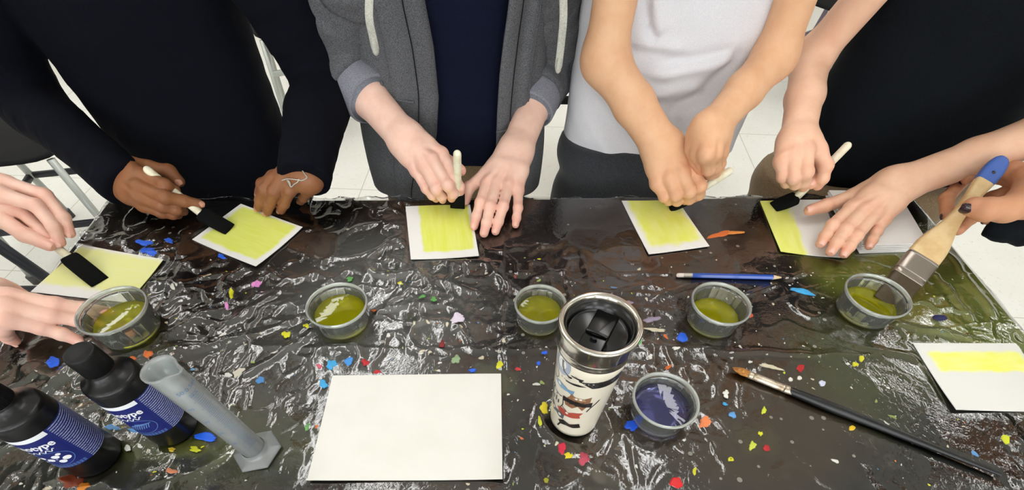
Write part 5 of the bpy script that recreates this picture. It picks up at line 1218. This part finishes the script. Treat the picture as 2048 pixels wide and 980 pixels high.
def hood_body():
    cx, a, b_ = (hL+hR)/2, (hR-hL)/2, .088; yc = YT+.050; n = 110; zs = np.linspace(GT-.075, GT+.46, 100); V_ = []; UV = []
    def front_x(u, v): return AY(u, v, yc-b_)[[0, 2]]
    lx = np.array([front_x(*q) for q in ((850, 0), (868, 90), (878, 190), (874, 262), (862, 330), (850, 392))]); rx = np.array([front_x(*q) for q in ((1020, 0), (1008, 80), (1000, 150), (995, 230), (992, 330), (990, 392))])
    lx = lx[np.argsort(lx[:, 1])]; rx = rx[np.argsort(rx[:, 1])]
    for z in zs:
        t = (z-GT)/.46; aa = a*(1+.02*math.sin(z*20))*(1 if z < GT+.38 else 1-.35*((z-GT-.38)/.08)**2); p = 2.5
        xl = np.interp(z, lx[:, 1], lx[:, 0]); xr = np.interp(z, rx[:, 1], rx[:, 0])
        ph = lambda x: math.copysign(math.acos(max(-1, min(1, math.copysign(abs((x-cx)/aa)**(p/2), x-cx)))), 1)
        aR = -ph(xr); aL = -ph(xl)      # front is -y: angles -pi..0
        th = np.linspace(aR, aL+2*PI, n)
        # go from right opening edge round the back to the left opening edge
        c_, s_ = np.cos(th), np.sin(th)
        X = cx+aa*np.sign(c_)*np.abs(c_)**(2/p); Y = yc+b_*np.sign(s_)*np.abs(s_)**(2/p)
        e = np.minimum(np.arange(n), n-1-np.arange(n))
        Y = Y-.010*np.exp(-(e/3.)**2)-.004*np.exp(-((e-7)/1.2)**2)+.003*np.exp(-((e-4.6)/.8)**2)
        V_ += list(np.stack([X, Y, np.full(n, z)], 1))
    V_ = np.array(V_); F_ = [(j*n+i, j*n+i+1, (j+1)*n+i+1, (j+1)*n+i) for j in range(len(zs)-1) for i in range(n-1)]
    N_ = vnormals(V_, F_); out = V_-[cx, yc, 0]; sg = np.sign((N_[:, 0]*out[:, 0]+N_[:, 1]*out[:, 1])); N_ *= sg[:, None]
    V_ = V_+N_*(.0045*noise3(V_*np.array([12, 12, 5]), 12)+.002*noise3(V_*np.array([34, 30, 10]), 13))[:, None]
    m_ = len(V_); V2 = V_-N_*.004; F2 = [tuple(q+m_ for q in f[::-1]) for f in F_]
    rim = []; R_ = len(zs)
    ed = [j*n for j in range(R_)], [j*n+n-1 for j in range(R_)], list(range(n)), [(R_-1)*n+i for i in range(n)]
    for E_ in ed:
        for k in range(len(E_)-1): rim.append((E_[k], E_[k+1], E_[k+1]+m_, E_[k]+m_))
    o = mesh_obj('hoodie_body', np.concatenate([V_, V2]), F_+F2+rim, M_hood, P2)
    grid = V_.reshape(R_, n, 3); Ng = N_.reshape(R_, n, 3)
    for col in (3, n-4):        # zip tape beside each edge
        pth = [grid[j, col]+Ng[j, col]*.0008 for j in range(2, R_-2, 3)]
        v, f = tube(pth, .0022, 8, n=2, flat=.5); mesh_obj('zip', v, f, M_dtr, o)
        k_ = 5 if col < 10 else -5
        v, f = tube([grid[j, col+k_]+Ng[j, col+k_]*.0004 for j in range(2, R_-2, 3)], .0011, 6, n=2); mesh_obj('seam', v, f, M_hood, o)
    # pocket openings: a curved welt either side
    for pts in ([(762, 170), (768, 188), (785, 198), (812, 203), (822, 204)], [(992, 256), (1004, 262), (1020, 262), (1030, 256)]):
        P = []
        for (u, v) in pts:
            q = AY(u, v, yc-b_+.004); d = np.abs(grid[:, :, 0]-q[0])+np.abs(grid[:, :, 2]-q[2])+np.where(grid[:, :, 1] > yc, 1, 0); j, i = np.unravel_index(d.argmin(), d.shape); P.append(grid[j, i]+Ng[j, i]*.002)
        v, f = tube(P, .0024, 10, n=5, endround=True); mesh_obj('pocket_welt', v, f, M_hood, o)
    return o
hb_ = hood_body()
for pts, r_ in (([(733, -30), (738, 30), (746, 75), (750, 95)], .0052), ([(1128, -30), (1127, 30), (1122, 90), (1117, 132)], .0052)):
    yy = .70 if pts[0][0] < 1000 else .72
    P = [AY(u, v, yy) for u, v in pts]; P[0] = P[0]+V3(0, .03, 0)
    v, f = tube(P, r_, 16, n=6, flat=.4, up=(0, 1, 0), endround=True); dc = mesh_obj('drawstring', v, f, M_cord, P2)
    v, f = tube([P[-1]-nrm(P[-1]-P[-2])*.006, P[-1]+nrm(P[-1]-P[-2])*.003], r_*1.15, 16, smooth_path=False, endround=True, flat=.7); mesh_obj('aglet', v, f, M_cord, dc)
trousers(P2, M_khaki, -.105, YT+.050, .262, GT+.02, b=.074)
# ---- the person in the white T-shirt
W = A(*HANDS['H3a']['wr'][:2], HANDS['H3a']['wr'][2]*HS); E1 = on_ray(1209, 118, W, .150, True)
W2 = A(*HANDS['H3b']['wr'][:2], HANDS['H3b']['wr'][2]*HS); E2 = on_ray(1548, 115, W2, .175, True)
a1 = hand_arm(HANDS['H3a'], E1, (.155, YT-.055, GT+.42), fs=1.12, pw=1.12, el_r=.0262, sh_r=.0292, fore=.0225, wr_r=.0165); a2 = hand_arm(HANDS['H3b'], E2, (.395, YT-.04, GT+.42), fs=1.05, pw=.98, el_r=.029, sh_r=.030, fore=.0255, wr_r=.0175)
P3 = person('person in a white T-shirt and dark grey jeans, one fist over the other', 'tan', [a1, a2], (.29, YT-.02, GT+.50), (0, -1), M_hairb)
Yf = YT-.035
fo3 = [((1249, 99), (1375, 115), .010, -.006), ((1260, 88), (1370, 102), .010, .006), ((1304, 150), (1480, 118), .012, .008), ((1300, 136), (1470, 100), .008, -.006), ((1275, 160), (1340, 172), .008, -.004), ((1291, 203), (1343, 217), .010, -.006), ((1343, 217), (1403, 190), .010, -.007), ((1403, 190), (1490, 100), .012, -.009),
       ((1300, 190), (1400, 172), .010, .006), ((1350, 240), (1420, 205), .012, .008), ((1420, 205), (1480, 140), .010, .008), ((1340, 228), (1440, 180), .008, -.005), ((1292, -10), (1297, 50), .008, -.010), ((1297, 50), (1310, 84), .007, -.008), ((1306, 0), (1320, 70), .014, .007), ((1185, 205), (1270, 300), .016, -.008), ((1170, 240), (1230, 330), .014, .006), ((1330, 262), (1400, 240), .012, .005), ((1140, 250), (1180, 300), .012, .004), ((1250, 135), (1290, 230), .012, .005)]
garment('t_shirt', P3, M_white, dict(xL=.117, xR=.452, Yc=YT+.045, b=.082, z0=GT-.01, z1=GT+.49, taper=([0, .15, .5, .8, 1], [1.0, .98, .98, 1.04, 1.0]), hem=lambda x, y: GT+.010-.10*x*0+.02*np.clip((y+.06)*3, -.5, 1)),
        [([(.19, YT-.01, GT+.41), (.155, YT-.055, GT+.42), (.1545, YT-.062, GT+.36)], [.052, .049, .044]), ([(.37, YT, GT+.41), (.395, YT-.04, GT+.42), (.401, YT-.04, GT+.36)], [.054, .048, .044])], res=.004, amp=.0035, seed=9, folds=[(AY(*p, Yf), AY(*q, Yf), w_, am) for p, q, w_, am in fo3], aniso=(12, 9, 12))
trousers(P3, M_jean, .252, YT+.03, .265, GT+.03, b=.078)
# ---- the person in the black T-shirt
W = A(*HANDS['H4a']['wr'][:2], HANDS['H4a']['wr'][2]*HS); E1 = on_ray(1622, 118, W, .18, True)
W2 = A(*HANDS['H4b']['wr'][:2], HANDS['H4b']['wr'][2]*HS); E2 = on_ray(2110, 258, W2, .20, True)
a1 = hand_arm(HANDS['H4a'], E1, (.585, YT-.03, GT+.43), fs=1.10, pw=.98, el_r=.028, sh_r=.031, fore=.0245, wr_r=.0165); a2 = hand_arm(HANDS['H4b'], E2, (.93, YT-.05, GT+.40), fs=1.04, pw=1.04, el_r=.028, sh_r=.031, fore=.0235, wr_r=.0185)
P4 = person('person in a black T-shirt, one bare forearm stretched across the white pile', 'warm', [a1, a2], (.75, YT-.02, GT+.50), (0, -1), M_hair)
garment('t_shirt', P4, M_blackt, dict(xL=.578, xR=.955, Yc=YT+.045, b=.088, z0=GT-.08, z1=GT+.49, taper=taper), [([(.63, YT, GT+.41), (.585, YT-.03, GT+.43), (.578, YT-.024, GT+.37)], [.055, .050, .045]), ([(.89, YT, GT+.41), (.93, YT-.05, GT+.40), (.912, YT-.069, GT+.355)], [.055, .050, .045])], res=.005, amp=.004, seed=14)
trousers(P4, M_khaki, .735, YT+.02, .39, GT-.03, b=.090, spread=.03)
# ---- the person at the left end
W = A(*HANDS['H0a']['wr'][:2], HANDS['H0a']['wr'][2]*HS); E1 = W+V3(-.19, .02, .07)
W2 = A(*HANDS['H0b']['wr'][:2], HANDS['H0b']['wr'][2]*HS); E2 = W2+V3(-.17, -.07, .05)
a1 = hand_arm(HANDS['H0a'], E1, (-1.24, .53, GT+.42), fs=1.05, pw=1.12, el_r=.028, sh_r=.026); a2 = hand_arm(HANDS['H0b'], E2, (-1.24, .31, GT+.42), fs=1.08, pw=1.1, el_r=.028, sh_r=.026)
P0 = person('person at the left end, two pale hands reaching in beside the dark bottles', 'pale', [a1, a2], (-1.25, .42, GT+.50), (1, 0), M_hairb)
c1 = W+(E1-W)*.45; c2 = W2+(E2-W2)*.35
garment('sweater', P0, M_navyt, dict(xL=-1.36, xR=-1.16, Yc=.42, b=.17, z0=GT-.10, z1=GT+.49),
        [([(-1.24, .53, GT+.42), (E1+V3(-1.24, .53, GT+.42))/2, E1, c1], [.058, .055, .05, .04]), ([(-1.24, .31, GT+.42), (E2+V3(-1.24, .31, GT+.42))/2, E2, c2], [.058, .055, .05, .04])], seed=17)
trousers(P0, M_dtr, -1.24, .42, .30, GT-.06, face=(1, 0))
# ---- the person at the right end
W = A(*HANDS['H5']['wr'][:2], HANDS['H5']['wr'][2]); E1 = W+V3(.22, .0, .03)
a1 = hand_arm(HANDS['H5'], E1, (1.40, .66, GT+.43), fs=1.12, pw=1.15, el_r=.028, sh_r=.026)
P5 = person('person at the right end, brown hand with dark nails gripping the wide brush', 'deep', [a1], (1.42, .55, GT+.52), (-1, 0), M_hair, 'polish')
c1 = W+(E1-W)*.22
garment('dark_jacket', P5, M_blackt, dict(xL=1.33, xR=1.52, Yc=.55, b=.18, z0=GT-.10, z1=GT+.51),
        [([(1.40, .66, GT+.43), (E1+V3(1.40, .66, GT+.43))/2, E1, c1], [.060, .056, .05, .044]), ([(1.40, .40, GT+.41), (1.36, .38, GT+.2), (1.34, .40, GT+.02)], [.06, .052, .04]),
         ([c1+V3(.03, 0, -.02), A(2070, 452, .055), A(2000, 452, .052), A(1975, 448, .05)], [.036, .024, .017, .010])], seed=19)
trousers(P5, M_dtr, 1.42, .55, .32, GT-.06, face=(-1, 0))
# ---- chairs and desk on the floor behind
def at_floor(u, v, z): return A(u, v, z-TZ)

# ================================================================= FILM AND PAINT
vf, ff = build_film()
film = mesh_obj('plastic_film', vf, ff, M_film); tag(film, 'crinkled clear plastic film covering the dark classroom table', 'table cover')
PM = {}
def pcol(c):
    if c not in PM: PM[c] = mat('dried_paint_%d_%d_%d' % c, srgb(*c), .4, spec=.4)
    return PM[c]
BLUE, LBLUE, YEL, ORA, RED, WHT, PINK, GRN, CYA, NAVY, CRM, LAV = (36, 96, 220), (90, 150, 205), (206, 204, 30), (214, 110, 50), (176, 28, 34), (222, 220, 212), (226, 140, 205), (96, 160, 84), (60, 160, 215), (22, 30, 84), (205, 196, 170), (150, 138, 158)
def streak(o, d): pass
# (u, v, half width, half height, tilt in the picture in degrees, colour, raggedness)
SP = [(112, 728, 13, 15, 20, BLUE, .25), (290, 487, 18, 6, -8, BLUE, .5), (340, 484, 11, 6, -20, BLUE, .45), (300, 505, 19, 8, -4, BLUE, .5), (444, 514, 9, 5, -20, BLUE, .4), (412, 875, 27, 9, -4, BLUE, .35),
      (228, 857, 14, 7, 0, LBLUE, .6), (270, 862, 12, 5, 0, LBLUE, .4), (467, 594, 5, 11, 5, YEL, .4), (458, 618, 4, 9, 10, PINK, .3), (514, 571, 11, 6, 30, PINK, .35), (300, 712, 12, 8, 10, ORA, .45), (268, 718, 8, 5, -20, ORA, .4),
      (574, 672, 9, 8, 0, YEL, .5), (614, 655, 7, 5, 0, YEL, .5), (845, 598, 9, 3, 10, GRN, .5), (868, 604, 7, 5, 30, GRN, .5), (884, 690, 7, 7, 0, (120, 24, 26), .45), (732, 728, 9, 7, 0, RED, .5), (755, 745, 8, 4, 0, RED, .5),
      (698, 724, 9, 10, 0, (60, 140, 215), .4), (664, 731, 11, 11, 20, CYA, .5), (648, 770, 9, 9, 30, CYA, .5), (522, 762, 9, 8, 30, (70, 130, 190), .4), (945, 742, 7, 5, 0, BLUE, .5), (1036, 740, 6, 4, -10, (196, 48, 56), .4), (999, 731, 7, 9, 0, YEL, .4),
      (1089, 708, 6, 4, 0, BLUE, .4), (1077, 728, 4, 5, 0, BLUE, .3), (912, 720, 10, 9, 0, (136, 160, 120), .5), (616, 856, 4, 10, -15, GRN, .4), (1088, 818, 9, 13, 20, (214, 196, 40), .4), (1079, 846, 4, 13, 5, (206, 210, 60), .3),
      (1123, 900, 9, 11, 20, (190, 36, 60), .4), (1136, 914, 9, 6, 0, (216, 196, 30), .5), (1166, 922, 13, 12, 30, (176, 66, 84), .5), (1092, 962, 6, 6, 0, (160, 160, 40), .3), (1364, 676, 11, 12, 0, BLUE, .22), (1262, 852, 12, 15, -35, (36, 90, 220), .45),
      (1408, 847, 14, 11, 10, (226, 128, 76), .4), (1352, 966, 14, 13, 0, (214, 26, 30), .3), (1461, 919, 6, 5, 0, YEL, .3), (1276, 686, 7, 8, 0, (98, 176, 100), .25), (1335, 737, 9, 4, 25, ORA, .4), (1500, 633, 5, 5, 0, (196, 80, 50), .4), (1511, 633, 6, 6, 0, (12, 12, 14), .2),
      (1603, 585, 30, 5, -14, CYA, .2), (1440, 470, 26, 6, 12, ORA, .35), (1468, 467, 24, 3, 0, (216, 136, 60), .3), (1275, 659, 10, 3, 0, CRM, .25), (1310, 661, 22, 4, -2, CRM, .45), (1600, 737, 9, 8, 0, (170, 24, 26), .3), (1720, 720, 6, 6, 0, (200, 196, 40), .3), (1708, 731, 8, 4, 0, YEL, .6),
      (1463, 832, 9, 6, -40, LBLUE, .5), (1448, 810, 6, 3, -20, CYA, .5), (1703, 857, 7, 6, 0, (226, 186, 40), .2), (1527, 822, 5, 8, 0, (200, 210, 50), .5), (1504, 892, 8, 9, 20, (196, 204, 70), .6), (1532, 897, 8, 7, 0, RED, .3), (1520, 868, 5, 5, 30, YEL, .6), (1460, 919, 5, 5, 0, YEL, .4),
      (2008, 880, 7, 13, 25, (206, 214, 40), .3), (1878, 637, 17, 7, -4, NAVY, .15), (1236, 898, 10, 4, 0, (90, 80, 70), .3), (392, 900, 12, 6, -8, (196, 200, 44), .6), (150, 965, 22, 14, 20, (120, 50, 24), .5), (172, 975, 16, 8, 20, (200, 120, 30), .5),
      (480, 748, 14, 10, 20, (214, 208, 190), .4), (458, 752, 8, 5, 0, WHT, .4), (915, 640, 18, 10, 35, (228, 216, 232), .5), (1643, 768, 7, 7, 0, (200, 206, 226), .25), (1580, 760, 5, 5, 0, WHT, .2), (1598, 757, 5, 5, 0, WHT, .2), (1303, 640, 18, 6, 10, LAV, .4), (1248, 612, 20, 6, 20, LAV, .4), (345, 900, 8, 5, 0, (220, 190, 60), .5), (346, 944, 12, 6, 0, (206, 130, 90), .5), (258, 898, 8, 8, 0, (226, 228, 220), .3),
      (1450, 790, 7, 8, 0, WHT, .6), (1385, 812, 5, 4, 0, WHT, .5), (1300, 715, 5, 5, 0, WHT, .4), (1350, 700, 7, 4, 0, WHT, .6), (1540, 735, 22, 5, -15, CRM, .6), (520, 465, 22, 6, 20, (60, 100, 90), .6), (640, 735, 6, 5, 0, (200, 90, 110), .5), (700, 560, 8, 5, 0, GRN, .6), (905, 950, 12, 4, 0, ORA, .5)]
for k, (u, v, hw, hh, tilt, colr, rag) in enumerate(SP[:99]):
    hw, hh, rag = hw*.92, hh*.88, rag*1.0
    n = 44; a = math.radians(tilt); ph = rng.rand(4)*6.28; pts = []
    for i in range(n):
        t = i/n*2*PI; r_ = 1+rag*(.38*math.sin(2*t+ph[0])+.34*math.sin(3*t+ph[1])+.30*math.sin(5*t+ph[2])+.12*math.sin(9*t+ph[3])+.10*math.sin(14*t+ph[1]))*.8
        x, y = hw*r_*math.cos(t), hh*r_*math.sin(t)
        pts.append(A(u+x*math.cos(a)+y*math.sin(a), v-x*math.sin(a)+y*math.cos(a))[:2])
    pts = np.array(pts); c = pts.mean(0)
    lay = [(0., .0007), (.35, .0007), (.7, .0006), (.92, .0004), (1., -.0006)]
    V_ = []
    for (s, dz) in lay[1:]: V_ += [(*(c+(p-c)*s), dz) for p in pts]
    V_ = np.array([(*c, .0007)]+V_); V_[:, 2] += TZ+film_h(V_[:, 0], V_[:, 1])
    F_ = [(0, 1+i, 1+(i+1) % n) for i in range(n)]
    for j in range(3):
        for i in range(n): q = 1+j*n+i; w_ = 1+j*n+(i+1) % n; F_.append((q, q+n, w_+n, w_))
    o = mesh_obj('paint_spot', V_, F_, pcol(colr), film)
# small stray drops: countless, one part
V_ = []; F_ = []
N_ = 900; X_ = rng.uniform(TXL+.01, TXR-.01, N_); Y_ = rng.uniform(.16, .56, N_)
dn = noise2(X_*5, Y_*5, 77); keep = [(x, y) for x, y, d_ in zip(X_, Y_, dn) if rng.rand() < .45+d_ and not any(poly_dist(np.array([x]), np.array([y]), P)[0] < .004 for P in FLAT)]
mats_ = [pcol(c) for c in (WHT, CRM, YEL, LBLUE, (120, 60, 46), ORA, (150, 170, 90))]; mi = []
for (x, y) in keep:
    r_ = min(.0032, .0006+rng.exponential(.00065)); e = 1+rng.rand()*.9; an = rng.rand()*3.14; m_ = rng.choice(7, p=[.42, .22, .09, .08, .08, .05, .06])
    ph = rng.rand(2)*6.28; n = 9; b0 = len(V_); V_.append((x, y, 0))
    for i in range(n):
        t = i/n*2*PI; q = r_*(1+.25*math.sin(2*t+ph[0])+.2*math.sin(3*t+ph[1])); dx, dy = q*e*math.cos(t), q*math.sin(t)
        V_.append((x+dx*math.cos(an)-dy*math.sin(an), y+dx*math.sin(an)+dy*math.cos(an), -.0007))
    for i in range(n): F_.append((b0, b0+1+i, b0+1+(i+1) % n)); mi.append(m_)
V_ = np.array(V_); V_[:, 2] += TZ+film_h(V_[:, 0], V_[:, 1])+.0006
o = mesh_obj('paint_flecks', V_, F_, None, film, mats=mats_, midx=mi); o['kind'] = 'stuff'

# ================================================================= CHAIRS AND DESK BEHIND
def gz(u, v, z): return A(u, v, z-TZ)
pL = gz(86, 312, .43)          # leg corner of the first chair
chair('school_chair', 'black-seated chair with pale grey steel legs behind the left corner of the table', (pL[0]-.19, pL[1]+.13), math.radians(12), .43, .38, .36, M_tube, M_tubed, M_seat, leg_r=.0125, rails=(.20,), back=False)
pK = gz(50, 500, .33)
chair('stool', 'stool with thick black legs beside the left end of the table', (pK[0]-.17, pK[1]-.15), 0.02, .46, .32, .30, M_tubed, M_tubed, M_seat, leg_r=.017, rails=(.17, .38), back=False)
pM = gz(575, 150, .30)
chair('school_chair', 'grey-framed chair seen between the navy sleeve and its torso', (pM[0]+.03, pM[1]+.22), math.radians(200), .44, .38, .36, M_tube, M_tube, M_seat, leg_r=.010, rails=(.30,), back=True)
pN = gz(1618, 40, .40)
chair('school_chair', 'mauve-grey framed chair far behind the white T-shirt and black T-shirt', (pN[0]+.24, pN[1]+.16), math.radians(215), .44, .40, .38, M_tubep, M_tubep, M_seat, leg_r=.012, rails=(.22,), back=True)
dk = thing('student_desk', 'tan-topped student desk with black steel frame between the grey hoodie and the white T-shirt', 'desk')
dk['label'] = 'tan-topped desk with black steel frame behind the gap beside the grey hoodie'
dT = gz(1150, 16, .72); dx0, dx1, dy0, dy1 = dT[0]-.30, dT[0]+.36, dT[1], dT[1]+.5
mesh_obj('desk_top', *box(((dx0+dx1)/2, (dy0+dy1)/2, .712), (dx1-dx0, dy1-dy0, .018), bev=.004), M_wood, dk)
for x in (dx0+.03, dx1-.03):
    for y in (dy0+.025, dy1-.03):
        lg = mesh_obj('leg', *box((x, y, .358), (.03, .03, .69), bev=.004), M_tubed, dk); mesh_obj('rubber_foot', *box((x, y, .0065), (.036, .036, .013), bev=.003), M_base, lg)
for z, hgt in ((.682, .042), (.602, .018), (.462, .020)): mesh_obj('rail', *box(((dx0+dx1)/2, dy0+.025, z), (dx1-dx0-.06, .022, hgt), bev=.003), M_seat, dk)
set_origin(dk, ((dx0+dx1)/2, (dy0+dy1)/2, 0))
SC.view_settings.view_transform = 'Standard'; SC.view_settings.look = 'None'; SC.view_settings.exposure = 0.0; SC.view_settings.gamma = 1; SC.view_settings.use_curve_mapping = False
